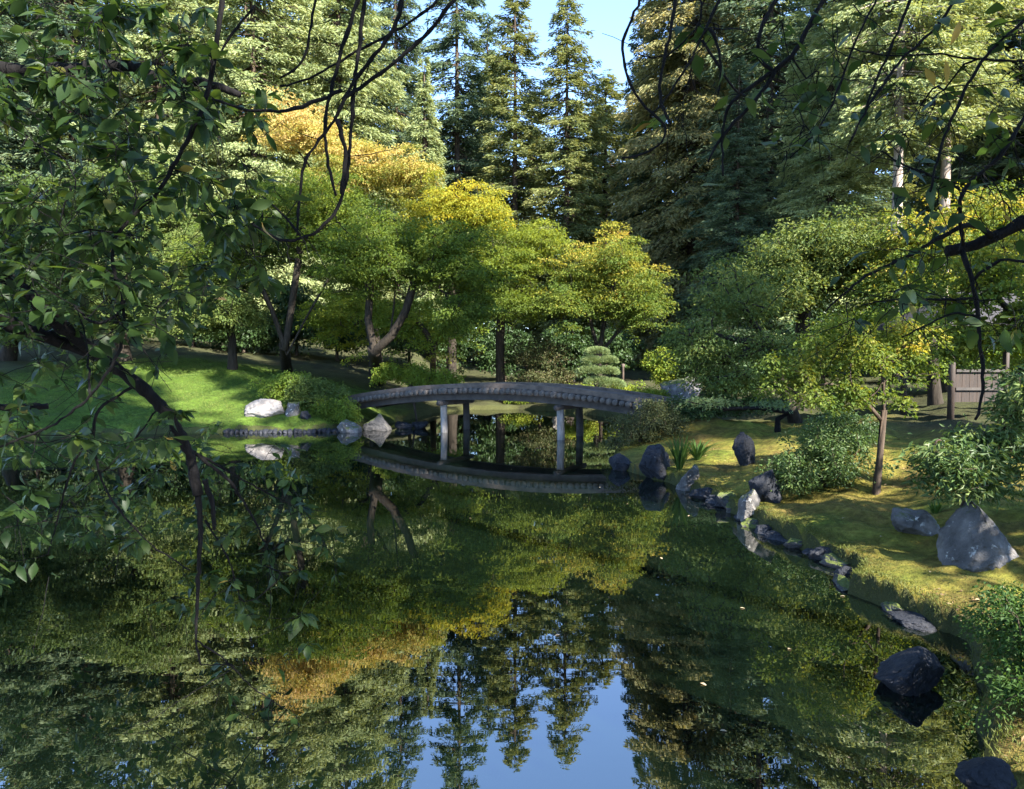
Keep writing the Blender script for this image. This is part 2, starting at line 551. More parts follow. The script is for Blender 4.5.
# the pond's surface
b = MB()
b.add([(-34, -6, 0), (12, -6, 0), (12, 40, 0), (-34, 40, 0)], [(0, 1, 2, 3)])
m, t, bs, _ = mat('pond_water')
bs.inputs['Base Color'].default_value = (0.0020, 0.0045, 0.0024, 1)
bs.inputs['Roughness'].default_value = 0.0
bs.inputs['IOR'].default_value = 3.2
bs.inputs['Specular IOR Level'].default_value = 0.5
w1 = tex(t, 'ShaderNodeTexNoise', 1.3, 3, 0.5, vec_scale=(0.4, 1.7, 1))
w2 = tex(t, 'ShaderNodeTexNoise', 7.0, 3, 0.5, vec_scale=(0.35, 1.9, 1))
ad = t.nodes.new('ShaderNodeMath')
ad.operation = 'MULTIPLY_ADD'
ad.inputs[1].default_value = 0.10
t.links.new(w2.outputs[0], ad.inputs[0])
t.links.new(w1.outputs[0], ad.inputs[2])
bump(t, bs, ad.outputs[0], 0.05, 0.012)
b.build('water', m, kind='structure')

# ------------------------------------------------------------------ bridge
BL, BR = np.array((-5.25, 23.87)), np.array((3.45, 18.66))
blen = float(np.hypot(*(BR - BL)))
bu = (BR - BL) / blen
bw = np.array((-bu[1], bu[0]))                # across, away from the camera
brz = math.atan2(bu[1], bu[0])
bridge = empty('footbridge', (BL[0], BL[1], 0), 'low arched wooden footbridge on four posts crossing the pond', 'bridge', rz=brz)


def arch(s):
    q = s / blen
    return 0.92 + 0.16 * q + 1.62 * q * (1 - q)


DW = 1.55
logs = np.arange(0.15, blen - 0.1, 0.178)
rs = RS(5)
for k, s in enumerate(logs):
    q = MB()
    r = 0.084 + rs.uniform(-0.006, 0.008)
    z = arch(s) - 0.13 + rs.uniform(-0.008, 0.004)
    o1 = rs.uniform(-0.03, 0.03)
    q.tube([(s, -0.10 + o1, z), (s, -0.085 + o1, z), (s, DW + 0.08 + o1, z)], [r * 0.93, r, r], 10)
    q.build('cross_log', M['wood_log'], bridge)


def strip(q, y0, y1, zt, zb, n=40, s0=0.0, s1=None):
    ss = np.linspace(s0, s1 or blen, n)
    V = []
    for s in ss:
        V += [(s, y0, arch(s) + zb), (s, y1, arch(s) + zb), (s, y1, arch(s) + zt), (s, y0, arch(s) + zt)]
    F = []
    for k in range(n - 1):
        a = k * 4
        for e in range(4):
            F.append((a + e, a + (e + 1) % 4, a + 4 + (e + 1) % 4, a + 4 + e))
    e = (n - 1) * 4
    F += [(3, 2, 1, 0), (e, e + 1, e + 2, e + 3)]
    q.add(V, F)


q = MB()
npl = 6
pw = (DW - 0.30) / npl
for k in range(npl):
    y0 = 0.15 + k * pw
    strip(q, y0 + 0.006, y0 + pw - 0.006, 0.0, -0.052 - 0.002 * (k % 2))
q.build('deck', M['wood_deck'], bridge, smooth=False)
for y0 in (0.0, DW - 0.14):
    q = MB()
    strip(q, y0, y0 + 0.14, 0.075, -0.048)
    q.build('edge_beam', M['wood_deck'], bridge, smooth=False)
for y0 in (0.12, DW - 0.30):
    q = MB()
    strip(q, y0, y0 + 0.18, -0.21, -0.40, 40, 0.1, blen - 0.1)
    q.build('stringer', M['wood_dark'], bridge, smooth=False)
for s in (3.68, 7.55):
    q = MB()
    z = arch(s) - 0.475
    q.tube([(s, -0.12, z), (s, DW + 0.12, z)], [0.075, 0.075], 10)
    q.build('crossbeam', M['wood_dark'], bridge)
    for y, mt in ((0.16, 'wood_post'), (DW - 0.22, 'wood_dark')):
        q = MB()
        q.tube([(s, y, -0.9), (s + 0.01, y, 0.1), (s - 0.01, y, z - 0.06)], [0.115, 0.105, 0.098], 12)
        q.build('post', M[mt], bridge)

# ------------------------------------------------------------------ stones
def rock(name, label, loc, size, material, seed, rz=0.0, sink=0.25, cuts=9, rough=0.12, group=None, cat='rock', lean=0.0, peak=0.0, facets=None):
    bm = bmesh.new()
    bmesh.ops.create_icosphere(bm, subdivisions=5, radius=1.0)
    rs = RS(seed)
    planes = [(v, rs.uniform(0.45, 0.80)) for v in unit(rs, cuts + 4)]
    if facets:
        planes = [(np.array(f_[:3]) / np.linalg.norm(f_[:3]), f_[3]) for f_ in facets]
    off = Vector(rs.uniform(-50, 50, 3))
    for v in bm.verts:
        p = np.array(v.co)
        if p[2] < 0.1:
            p[:2] *= 1 + 0.5 * (0.1 - p[2])
        for n_, d_ in planes:
            e = p @ n_ - d_
            if e > 0:
                p = p - n_ * e * 0.92
        pv = Vector(p)
        k = 1 + rough * (mnoise.fractal(pv * 1.3 + off, 1.0, 2.0, 4)) + 0.035 * mnoise.noise(pv * 6 + off) + 0.022 * mnoise.noise(pv * 15 + off) - 0.085 * max(0.0, 0.12 - abs(mnoise.noise(pv * 2.6 - off))) / 0.12
        p = p * k
        if peak:
            f = max(0.0, 1 - max(0.0, (p[2] + 0.3)) * peak)
            p[0] *= f
            p[1] *= f
        p[0] += lean * p[2]
        v.co = p
    zs = [v.co.z for v in bm.verts]
    z0, z1 = min(zs), max(zs)
    xs = max(abs(v.co.x) for v in bm.verts)
    ys = max(abs(v.co.y) for v in bm.verts)
    sx, sy, sz = size
    for v in bm.verts:
        v.co = (v.co.x / xs * sx / 2, v.co.y / ys * sy / 2, (v.co.z - z0) / (z1 - z0) * sz * (1 + sink) - sink * sz)
    me = bpy.data.meshes.new(name)
    bm.to_mesh(me)
    bm.free()
    me.polygons.foreach_set('use_smooth', [True] * len(me.polygons))
    me.materials.append(M[material])
    o = bpy.data.objects.new(name, me)
    o.location = loc
    o.rotation_euler = (0, 0, rz)
    return put(o, None, label, cat, group)


def gpos(px, py, z=None, it=12):
    """the place on the ground seen at px, py"""
    D = 10.0
    d1 = at(px, py, 1.0)
    lo, hi = 1.5, 60.0
    last = None
    for D in np.geomspace(lo, hi, 1500):
        p = at(px, py, D)
        g = max(H(p[0], p[1]), 0.0)
        if p[2] <= g:
            return np.array((p[0], p[1], g))
        last = p
    return last


def rock_at(name, label, px, py, wpx, hpx, depth, material, seed, water=False, **kw):
    p = gpos(px, py)
    if water:
        p = at(px, py, CZ * FPX / (py - HOR)); p[2] = 0
    k = p[1] / FPX
    return rock(name, label, (p[0], p[1] + depth * 0.3, p[2] - 0.02), (wpx * k, depth, hpx * k), material, seed, **kw)


rock_at('boulder', 'large pale granite boulder lying on the lawn across the pond', 262, 418, 46, 19, 0.9, 'rock_pale', 3, cuts=7, rough=0.08)
rock_at('rock', 'small grey rock beside the pale boulder, under the leaning shrub', 292, 417, 19, 15, 0.5, 'rock_grey', 8)
rock_at('rock', 'low bluish rock at the foot of the dark shrub right of the pale boulder', 303, 421, 14, 10, 0.4, 'rock_dark', 9)
rock_at('rock', 'round grey shore rock at the water near the far end of the bridge', 347, 433, 26, 14, 0.6, 'rock_grey', 12)
rock_at('rock', 'sunlit mossy wedge of rock under the far end of the bridge', 376, 431, 30, 18, 0.8, 'rock_moss', 14, peak=0.5)
rock_at('rock', 'dark flat rock in the shade just under the bridge', 402, 429, 22, 8, 0.6, 'rock_dark', 15)
rock_at('rock', 'second dark rock under the bridge, beside the pale post', 420, 429, 18, 8, 0.6, 'rock_dark', 16)
rock_at('rock', 'tall dark block of rock standing in the water below the fern', 656, 481, 36, 36, 0.75, 'rock_dark', 21, water=True, cuts=12)
rock_at('rock', 'dark rock at the waterline in front of the azalea by the bridge', 622, 472, 30, 18, 0.6, 'rock_dark', 22, water=True)
rock_at('rock', 'pale speckled rock on the edge between the fern and the low ledge', 692, 489, 26, 25, 0.5, 'rock_grey', 23)
rock_at('rock', 'low dark ledge rock at the waterline beside the pale speckled rock', 708, 500, 34, 13, 0.5, 'rock_dark', 24, water=True)
rock_at('boulder', 'upright dark boulder standing alone on the sloping moss lawn', 746, 466, 26, 34, 0.4, 'rock_dark', 25, cuts=12, peak=0.12, lean=0.12)
rock_at('boulder', 'dark angular boulder with a pale lower flank under the weeping maple', 768, 502, 34, 34, 0.45, 'rock_dark', 27, cuts=11)
rock_at('rock', 'rounded mossy rock at the shore below the angular boulder', 751, 517, 26, 26, 0.4, 'rock_grey', 28)
rock_at('rock', 'small low rock half hidden by ground cover near the rounded mossy rock', 727, 508, 22, 14, 0.35, 'rock_moss', 29)
rock_at('boulder', 'low lichened boulder sunk in the moss beside the slim tree', 918, 538, 54, 30, 0.5, 'rock_grey', 31, cuts=7, peak=0.2)
rock_at('boulder', 'big grey boulder with a pointed top on the moss slope', 990, 563, 80, 62, 0.6, 'rock_grey', 36, rough=0.09, facets=[(-.82, -.25, .48, .26), (.68, -.2, .66, .27), (-.1, -.85, .5, .42), (.5, -.8, .3, .55), (.1, .9, .35, .5), (-1, .2, .1, .75), (1, .2, .15, .78)])
rock_at('rock', 'dark wet rock standing alone in the open water', 917, 702, 84, 40, 0.45, 'rock_dark', 41, water=True, cuts=10, lean=0.25)
rock_at('rock', 'dark rock in the bottom corner under the overhanging shrub', 1000, 800, 70, 34, 0.35, 'rock_dark', 44)

# ledge stones along the right-hand shore, one by one
rs = RS(77)
shore = np.array([(2.98, 11.9), (3.15, 10.3), (3.10, 9.4), (3.25, 8.8), (3.38, 8.2), (3.42, 7.6), (3.08, 6.95), (3.30, 6.4), (3.41, 5.75), (3.05, 4.8), (2.6, 4.15)])
cum = np.concatenate(([0], np.cumsum(np.linalg.norm(np.diff(shore, axis=0), axis=1))))
u = 0.1
while u < cum[-1]:
    x, y = np.interp(u, cum, shore[:, 0]), np.interp(u, cum, shore[:, 1])
    x2, y2 = np.interp(u + 0.05, cum, shore[:, 0]), np.interp(u + 0.05, cum, shore[:, 1])
    L_ = rs.uniform(0.24, 0.50)
    far = y > 7.3
    hgt = rs.uniform(0.10, 0.18) if far else rs.uniform(0.07, 0.12)
    if rs.rand() > (0.08 if far else 0.3) and y > 5.3:
        rock('ledge_stone', 'flat dark ledge stone in the far stretch of the stone row edging the moss bank' if far else 'dark stone tucked under the moss overhang in the near stretch of the shore row',
             (x + (0.06 if far else 0.03), y + 0.02, -0.03), (L_, rs.uniform(0.26, 0.40), hgt), 'rock_moss' if rs.rand() < 0.3 else 'rock_dark', 100 + int(u * 100),
             rz=math.atan2(y2 - y, x2 - x) + rs.uniform(-0.25, 0.25), cuts=9, rough=0.18,
             group='ledge stones of the far shore row' if far else 'stones under the moss overhang', cat='stone')
    u += L_ * 0.95
# edging stones of the far lawn
for k in range(24):
    s = k / 23
    px = 226 + s * 112
    y = 21.93 + 0.32 * max(0, (s - 0.55) / 0.45)
    x = (px - 512) / FPX * y
    rock('edging_stone', 'low dark edging stone in the row between the far lawn and the water', (x, y, -0.03), (0.19, 0.3, 0.13 + 0.05 * rs.rand()), 'rock_dark', 300 + k, cuts=10,
         group='edging stones of the far lawn', cat='stone')

# ------------------------------------------------------------------ growing trees
def grow(paths, targets, rs, step=0.35, wiggle=0.05, lift=0.35, down=0.8):
    """nodes and parents of a branching skeleton that reaches every target; the PATHS are its stems"""
    P, par, dirs = [], [], []
    for pth in paths:
        pth = np.asarray(pth, float)
        if P:
            d = np.linalg.norm(np.array(P) - pth[0], axis=1)
            prev = int(np.argmin(d))
            if d[prev] > 0.6:
                prev = -1
        else:
            prev = -1
        for a, b_ in zip(pth[:-1], pth[1:]):
            n = max(1, int(np.linalg.norm(b_ - a) / step))
            for k in range(n):
                if k == 0 and prev >= 0 and np.allclose(a, P[prev]):
                    continue
                P.append(a + (b_ - a) * k / n)
                par.append(prev)
                dirs.append((b_ - a) / (np.linalg.norm(b_ - a) + 1e-9))
                prev = len(P) - 1
        P.append(pth[-1])
        par.append(prev)
        dirs.append(dirs[-1])
    n0 = len(P)
    P = list(P)
    T = np.asarray(targets, float)
    if len(T):
        A = np.array(P)
        order = np.argsort([np.min(np.linalg.norm(A - t, axis=1)) for t in T])
        ends = []
        for ti in order:
            tgt = T[ti]
            A = np.array(P)
            dv = tgt - A
            cost = np.linalg.norm(dv, axis=1) + down * np.maximum(0, A[:, 2] - tgt[2] + 0.1)
            cost[:1] += 0.5
            k = int(np.argmin(cost))
            a = A[k]
            dd = np.linalg.norm(tgt - a)
            ctrl = a + (dirs[k] * 0.35 + np.array((0, 0, lift * 0.35))) * dd * 0.8
            n = max(2, int(dd / step))
            prev = k
            for q_ in range(1, n + 1):
                s = q_ / n
                p = (1 - s) ** 2 * a + 2 * s * (1 - s) * ctrl + s * s * tgt + (rs.normal(0, wiggle * min(dd, 1.0), 3) if q_ < n else 0)
                dirs.append((p - P[prev]) / (np.linalg.norm(p - P[prev]) + 1e-9))
                P.append(p)
                par.append(prev)
                prev = len(P) - 1
            ends.append(prev)
    return np.array(P), np.array(par), n0


def skeleton(mb, P, par, r_base, r_tip, skip=0, maxr=None, flare=0.0):
    n = len(P)
    kids = [[] for _ in range(n)]
    for k, p in enumerate(par):
        if p >= 0:
            kids[p].append(k)
    cnt = np.ones(n)
    for k in range(n - 1, -1, -1):
        if kids[k]:
            cnt[k] = max(1.0, sum(cnt[c] for c in kids[k]))
    N = max(cnt[par < 0].max(), 2)
    e = math.log(r_base / r_tip) / math.log(N)
    R = r_tip * cnt ** e
    if maxr:
        R = np.minimum(R, maxr)
    if flare:
        z0 = P[:, 2].min()
        R = R * (1 + flare * np.exp(-(P[:, 2] - z0) / (r_base * 2.2)))
    starts = [k for k in range(n) if par[k] < 0]
    done = []
    stack = list(starts)
    first = set(starts)
    while stack:
        k = stack.pop()
        chain, rad = ([] if k in first else [P[par[k]]]), ([] if k in first else [R[k]])
        isnew = k >= skip
        while True:
            chain.append(P[k])
            rad.append(R[k])
            if not kids[k]:
                break
            main = max(kids[k], key=lambda c: cnt[c] + (1e6 if c < skip else 0))
            stack += [c for c in kids[k] if c != main]
            k = main
        if len(chain) > 1 and (isnew or skip == 0):
            mx = max(rad)
            mb.tube(chain, rad, 9 if mx > 0.1 else (6 if mx > 0.03 else 4), cap=False)
    return R


def in_ell(rs, n, c, r, shell=0.55, low=-0.5):
    """points in an ellipsoid, more of them towards its skin, fewer in its underside"""
    out = []
    bumps = unit(rs, 9)
    while len(out) < n:
        v = unit(rs, 1)[0]
        if v[2] < low and rs.rand() < 0.8:
            continue
        s = (shell + (1 - shell) * rs.rand()) if rs.rand() < 0.8 else rs.rand() ** 0.5 * shell
        s *= 0.70 + 0.48 * np.exp(-(1 - (bumps @ v).max()) / 0.09)
        out.append(np.asarray(c) + v * s * np.asarray(r))
    return np.array(out)


def pads(mb, centres, rs, rad, thick, n, L, W, tint_fn, up=1.2, sag=0.25, out_from=None):
    """flat sprays of leaves, one on each branch end"""
    k = len(centres)
    c = np.repeat(np.asarray(centres), n, axis=0)
    rr = np.repeat(rs.uniform(0.6, 1.35, k), n) * rad
    a = rs.uniform(0, 2 * math.pi, k * n)
    q = rs.rand(k * n) ** 0.55
    off = np.stack([np.cos(a) * q * rr, np.sin(a) * q * rr, rs.normal(0, thick, k * n) - sag * rr * q * q], 1)
    tilt = np.repeat(rs.normal(0, 0.22, (k, 2)), n, axis=0)
    off[:, 2] += off[:, 0] * tilt[:, 0] + off[:, 1] * tilt[:, 1]
    D = np.stack([np.cos(a), np.sin(a), np.full(k * n, -0.45)], 1) + rs.normal(0, 0.6, (k * n, 3))
    N = np.stack([np.zeros(k * n), np.zeros(k * n), np.full(k * n, up)], 1) + rs.normal(0, 0.8, (k * n, 3))
    P = c + off
    base_t = np.repeat(rs.normal(0, 0.13, k), n)
    tt = np.clip(tint_fn(P) + base_t + rs.normal(0, 0.10, k * n), 0, 1)
    mb.leaves(P, D, N, L * rs.uniform(0.7, 1.3, k * n), W * rs.uniform(0.7, 1.3, k * n), tt)


def ell(px, py, D, rx, ry, rd):
    """an ellipsoid seen at px, py with half-sizes rx, ry in picture points and rd metres in depth"""
    return at(px, py, D), (rx * D / FPX, rd, ry * D / FPX)


def tree(name, label, cat, base, stems, crowns, leafm, barkm, seed, r_base=0.2, r_tip=0.008, npads=120, prad=0.55, pthick=0.08, nleaf=90,
         L=0.11, W=0.055, tint=None, up=1.2, group=None, shell=0.45, low=-0.75, sag=0.3, flare=0.35):
    rs = RS(seed)
    base = np.array(base, float)
    if len(base) == 2:
        base = np.array((base[0], base[1], H(*base) - 0.05))
    root = empty(name, base, label, cat, group)
    vol = np.array([np.prod(c[1]) ** 0.67 for c in crowns])
    npads = int(npads * (1.35 if prad > 0.3 else 1.0))
    nleaf = int(nleaf * (1.5 if prad > 0.3 and L < 0.14 else 0.8 if prad > 0.3 else 1.0))
    T = np.concatenate([in_ell(rs, max(3, int(npads * v / vol.sum())), c[0], c[1], shell, low) for c, v in zip(crowns, vol)])
    if name == 'maple_tree' and 'orange' not in label:
        rr_ = np.hypot(T[:, 0] - base[0], T[:, 1] - base[1])
        q_ = T[:, 2] + 0.05 * rr_ ** 2
        T[:, 2] = np.round(q_ / 0.95 + 0.25 * np.sin(T[:, 0] * 0.9 + seed)) * 0.95 + rs.normal(0, 0.30, len(T)) - 0.05 * rr_ ** 2
    gz = height(T[:, 0], T[:, 1])
    T = T[T[:, 2] > gz + 0.15]
    paths = []
    for s in stems:
        paths.append([base + np.array((0, 0, 0.0))] + [np.asarray(p, float) for p in s] if not paths else [np.asarray(p, float) for p in s])
    P, par, n0 = grow(paths, T, rs)
    mb = MB()
    skeleton(mb, P, par, r_base, r_tip, flare=flare)
    mb.build('trunk', M[barkm], root, origin=base)
    mb = MB()
    fn = tint or (lambda p: np.full(len(p), 0.5))
    pads(mb, T, rs, prad * (1.1 if prad > 0.3 else 1), pthick * (0.7 if name == 'maple_tree' else 1), nleaf, L, W, fn, up * 0.8, sag)
    mb.build('crown', M[leafm], root, smooth=False, origin=base)
    return root


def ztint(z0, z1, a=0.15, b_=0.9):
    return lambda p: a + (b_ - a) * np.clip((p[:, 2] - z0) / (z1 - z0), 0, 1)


def flat(v):
    return lambda p: np.full(len(p), v)


def P3(*pts):
    return [at(*p) for p in pts]


# --- the maples across the pond
b0 = gpos(287, 371)
tree('maple_tree', 'green maple with several dark trunks fanning out on the far lawn', 'tree', (b0[0], b0[1], b0[2] - 0.05),
     [P3((284, 345, 27.8), (272, 310, 27.6), (256, 275, 27.5), (250, 240, 27.4)), P3((285, 350, 27.8), (291, 310, 27.6), (297, 270, 27.4), (302, 230, 27.3)), P3((287, 355, 27.8), (305, 320, 27.5), (322, 290, 27.2), (338, 262, 27))],
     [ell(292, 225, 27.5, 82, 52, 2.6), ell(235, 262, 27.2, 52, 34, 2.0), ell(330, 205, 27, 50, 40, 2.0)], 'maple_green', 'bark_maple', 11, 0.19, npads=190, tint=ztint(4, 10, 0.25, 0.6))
b0 = gpos(379, 382)
tree('maple_tree', 'broad green maple with a thick forked trunk by the far end of the bridge', 'tree', (b0[0], b0[1], b0[2] - 0.05),
     [P3((374, 350, 25.8), (368, 320, 25.7), (370, 290, 25.5), (366, 262, 25.5)), P3((374, 352, 25.8), (392, 335, 25.5), (406, 310, 25.3), (414, 282, 25.2), (430, 258, 25)), P3((390, 337, 25.6), (394, 305, 25.6), (396, 275, 25.6))],
     [ell(400, 252, 25.5, 72, 42, 2.6), ell(352, 265, 25.3, 44, 36, 2.2), ell(450, 262, 25, 45, 36, 2.2), ell(470, 298, 24.6, 34, 22, 1.5)], 'maple_green', 'bark_maple', 12, 0.23, npads=210, tint=ztint(3, 8, 0.25, 0.6))
b0 = gpos(433, 376)
tree('maple_tree', 'small yellow green maple glowing behind the forked maple, with a pale trunk', 'tree', (b0[0], b0[1], b0[2] - 0.05),
     [P3((433, 350, 29.6), (428, 335, 29.6), (415, 318, 29.5)), P3((433, 350, 29.6), (440, 335, 29.6), (452, 318, 29.5))],
     [ell(400, 318, 30, 60, 26, 2.0), ell(340, 318, 30.5, 48, 28, 1.8), ell(455, 315, 29.5, 30, 20, 1.4)], 'lime', 'bark_brown', 13, 0.14, npads=130, tint=flat(0.65))
tree('maple_tree', 'tall orange topped maple behind the green ones', 'tree', (-6.2, 34.5),
     [P3((372, 330, 34.5), (366, 260, 34.3), (355, 200, 34)), P3((368, 290, 34.4), (395, 240, 34), (420, 210, 34)), P3((368, 280, 34.4), (335, 220, 34), (305, 160, 34))],
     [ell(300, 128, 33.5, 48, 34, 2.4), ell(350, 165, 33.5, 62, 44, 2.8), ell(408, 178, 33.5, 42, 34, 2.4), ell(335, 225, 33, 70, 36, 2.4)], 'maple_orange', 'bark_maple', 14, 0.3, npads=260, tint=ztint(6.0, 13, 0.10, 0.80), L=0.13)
tree('maple_tree', 'bright yellow maple above the forked maple crown', 'tree', (-2.6, 32.5),
     [P3((452, 320, 32.5), (450, 270, 32.3), (445, 235, 32)), P3((450, 280, 32.4), (475, 240, 32))],
     [ell(440, 208, 31.5, 42, 24, 1.8), ell(478, 212, 31.5, 36, 22, 1.8), ell(420, 235, 31, 32, 22, 1.6)], 'maple_yellow', 'bark_maple', 15, 0.2, npads=130, tint=ztint(5, 9, 0.2, 0.62), L=0.12)
tree('maple_tree', 'wide layered green maple between the forked maple and the golden one', 'tree', (-0.5, 33.4),
     [P3((500, 340, 33.4), (502, 300, 33.2), (498, 265, 33)), P3((500, 310, 33.3), (525, 270, 33))],
     [ell(500, 262, 32, 52, 38, 2.4), ell(535, 240, 32.5, 34, 26, 1.8), ell(515, 300, 31.5, 40, 22, 1.6)], 'maple_green', 'bark_maple', 16, 0.2, npads=180, tint=ztint(3, 8, 0.3, 0.75))
tree('maple_tree', 'golden green layered maple behind the far edge of the bridge', 'tree', (3.7, 32.0),
     [P3((598, 350, 32), (590, 320, 31.8), (572, 290, 31.7)), P3((600, 350, 32), (606, 310, 31.8), (618, 270, 31.7)), P3((601, 352, 32), (628, 320, 31.8), (645, 300, 31.7))],
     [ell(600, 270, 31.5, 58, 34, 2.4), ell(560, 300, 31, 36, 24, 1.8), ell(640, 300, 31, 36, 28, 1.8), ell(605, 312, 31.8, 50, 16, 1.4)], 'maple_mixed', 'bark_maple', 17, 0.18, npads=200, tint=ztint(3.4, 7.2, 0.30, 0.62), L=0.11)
# --- mid-height broadleaf trees left
tree('broadleaf_tree', 'layered pale green tree beside the multi trunked maple, over the far lawn', 'tree', (-10.8, 29.0), [P3((232, 340, 29), (225, 300, 29), (215, 260, 29))],
     [ell(205, 262, 28.5, 58, 52, 2.6), ell(235, 310, 28, 46, 26, 2.0), ell(185, 320, 28, 44, 26, 1.8)], 'broad', 'bark_maple', 18, 0.16, npads=190, tint=flat(0.6))
tree('broadleaf_tree', 'big green tree behind the cherry branches, above the far lawn', 'tree', (-15.5, 30.0), [P3((120, 330, 30), (125, 270, 30), (130, 210, 30))],
     [ell(130, 220, 29.5, 85, 75, 3.2), ell(90, 300, 28.5, 70, 36, 2.4)], 'broad', 'bark_maple', 19, 0.25, npads=230, tint=flat(0.5), L=0.13, W=0.07)
tree('broadleaf_tree', 'dull green tree at the far side of the lawn behind the lowest cherry limbs', 'tree', (-19.5, 29.0), [P3((15, 330, 29), (15, 270, 29), (10, 220, 29))],
     [ell(10, 240, 28.5, 80, 80, 3.2), ell(30, 320, 27.5, 70, 40, 2.4)], 'broad', 'bark_maple', 20, 0.25, npads=230, tint=flat(0.42), L=0.13, W=0.07)
# --- mid-height broadleaf trees right
b0 = np.array((6.6, 19.5))
tree('leaning_tree', 'dark leaning tree with a bent bare bough beyond the mossy lawn', 'tree', (7.3, 19.2, H(7.3, 19.2) - 0.05),
     [P3((778, 370, 19), (768, 345, 18.7), (755, 325, 18.5), (742, 305, 18.3), (736, 280, 18.3)), P3((768, 345, 18.7), (740, 340, 18.2), (712, 335, 18), (690, 330, 17.8))],
     [ell(735, 300, 18.4, 52, 42, 1.5), ell(700, 345, 18, 42, 34, 1.4), ell(770, 350, 18, 46, 34, 1.4), ell(720, 375, 17.8, 46, 20, 1.2)], 'broad', 'bark_maple', 21, 0.14, 0.012, npads=190, tint=flat(0.6), L=0.09, W=0.045, nleaf=36, prad=0.42)
tree('broadleaf_tree', 'tall leafy green tree rising behind the slim tree on the moss bank', 'tree', (8.6, 22.5), [P3((800, 350, 22.5), (805, 300, 22.4), (812, 250, 22.2))],
     [ell(808, 262, 22, 60, 56, 2.2), ell(770, 285, 21.5, 46, 40, 1.8), ell(855, 260, 22, 46, 46, 2.0)], 'broad', 'bark_maple', 22, 0.2, npads=230, tint=flat(0.6), L=0.11, W=0.06)
tree('maple_tree', 'green and orange maple above the shelter roof', 'tree', (11.6, 20.5), [P3((930, 340, 20.5), (932, 290, 20.4), (935, 240, 20.2))],
     [ell(925, 245, 19.8, 56, 46, 2.0), ell(985, 225, 20, 52, 46, 2.0), ell(895, 285, 19.3, 42, 36, 1.6)], 'maple_mixed', 'bark_maple', 23, 0.16, npads=170, tint=ztint(3, 6.5, 0.30, 0.58), L=0.10, W=0.055)
tree('broadleaf_tree', 'sunlit yellow green tree standing behind the shelter', 'tree', (14.2, 24.5), [P3((945, 350, 24.5), (950, 310, 24.3))],
     [ell(930, 330, 24, 70, 50, 2.0), ell(1000, 330, 24, 60, 50, 2.0), ell(860, 335, 23.5, 45, 44, 1.8)], 'lime', 'bark_maple', 24, 0.16, npads=220, tint=flat(0.4), L=0.11, W=0.065)
# --- young trees and shrubs on the mossy bank
bs_ = gpos(876, 494)
tree('slim_maple', 'slim young maple with one thin straight trunk on the moss bank', 'tree', (bs_[0], bs_[1], bs_[2] - 0.03),
     [P3((880, 455, bs_[1]), (884, 410, bs_[1]), (883, 360, bs_[1]), (881, 312, bs_[1])), P3((881, 420, bs_[1]), (860, 395, bs_[1] - .1), (835, 385, bs_[1] - .2)), P3((883, 350, bs_[1]), (855, 325, bs_[1]), (825, 305, bs_[1] - .1))],
     [ell(845, 345, bs_[1], 62, 50, 0.75), ell(800, 375, bs_[1] - .2, 42, 34, 0.6), ell(905, 350, bs_[1] + .1, 40, 48, 0.6), ell(845, 395, bs_[1] - .2, 56, 22, 0.6)],
     'maple_mixed', 'bark_brown', 25, 0.042, 0.0035, npads=170, prad=0.17, pthick=0.035, nleaf=55, L=0.058, W=0.036, tint=ztint(1.6, 3.0, 0.30, 0.55), sag=0.5)
bs_ = gpos(815, 492)
tree('weeping_maple', 'low weeping maple mound beside the angular boulder', 'shrub', (bs_[0] + .25, bs_[1] + 0.25, H(bs_[0] + .25, bs_[1] + .25) - 0.03),
     [P3((818, 470, bs_[1] + .2), (822, 448, bs_[1] + .2))],
     [ell(815, 450, bs_[1] + .2, 56, 34, 0.6), ell(792, 470, bs_[1], 40, 24, 0.5), ell(845, 470, bs_[1] + .1, 34, 24, 0.4)], 'shrub', 'bark_brown', 26, 0.03, 0.003, npads=150, prad=0.14, pthick=0.04, nleaf=60, L=0.055, W=0.026, tint=flat(0.6), sag=0.9, low=-0.9)
tree('round_shrub', 'dense round green shrub on the moss between the slim tree and the lawn', 'shrub', gpos(838, 455)[:2] + np.array((0.1, 1.2)), [P3((838, 440, 12.2), (838, 430, 12.2))],
     [ell(838, 432, 12.0, 46, 27, 0.7)], 'shrub', 'bark_brown', 27, 0.03, 0.003, npads=120, prad=0.14, pthick=0.05, nleaf=70, L=0.05, W=0.03, tint=flat(0.45), low=-0.9)
tree('leafy_shrub', 'large lance leaved shrub spreading behind the pointed boulder', 'shrub', gpos(968, 512)[:2] + np.array((0.15, 0.35)), [P3((975, 470, 7.9), (985, 430, 7.9)), P3((965, 480, 7.9), (940, 440, 7.8)), P3((975, 480, 7.9), (1020, 430, 7.9))],
     [ell(995, 445, 7.8, 56, 36, 0.7), ell(945, 458, 7.6, 44, 28, 0.55), ell(1030, 395, 7.9, 46, 56, 0.6), ell(975, 475, 7.5, 66, 26, 0.5)],
     'shrub', 'bark_brown', 28, 0.03, 0.004, npads=170, prad=0.13, pthick=0.06, nleaf=50, L=0.085, W=0.026, tint=flat(0.62), up=0.8, sag=0.6, low=-0.9)
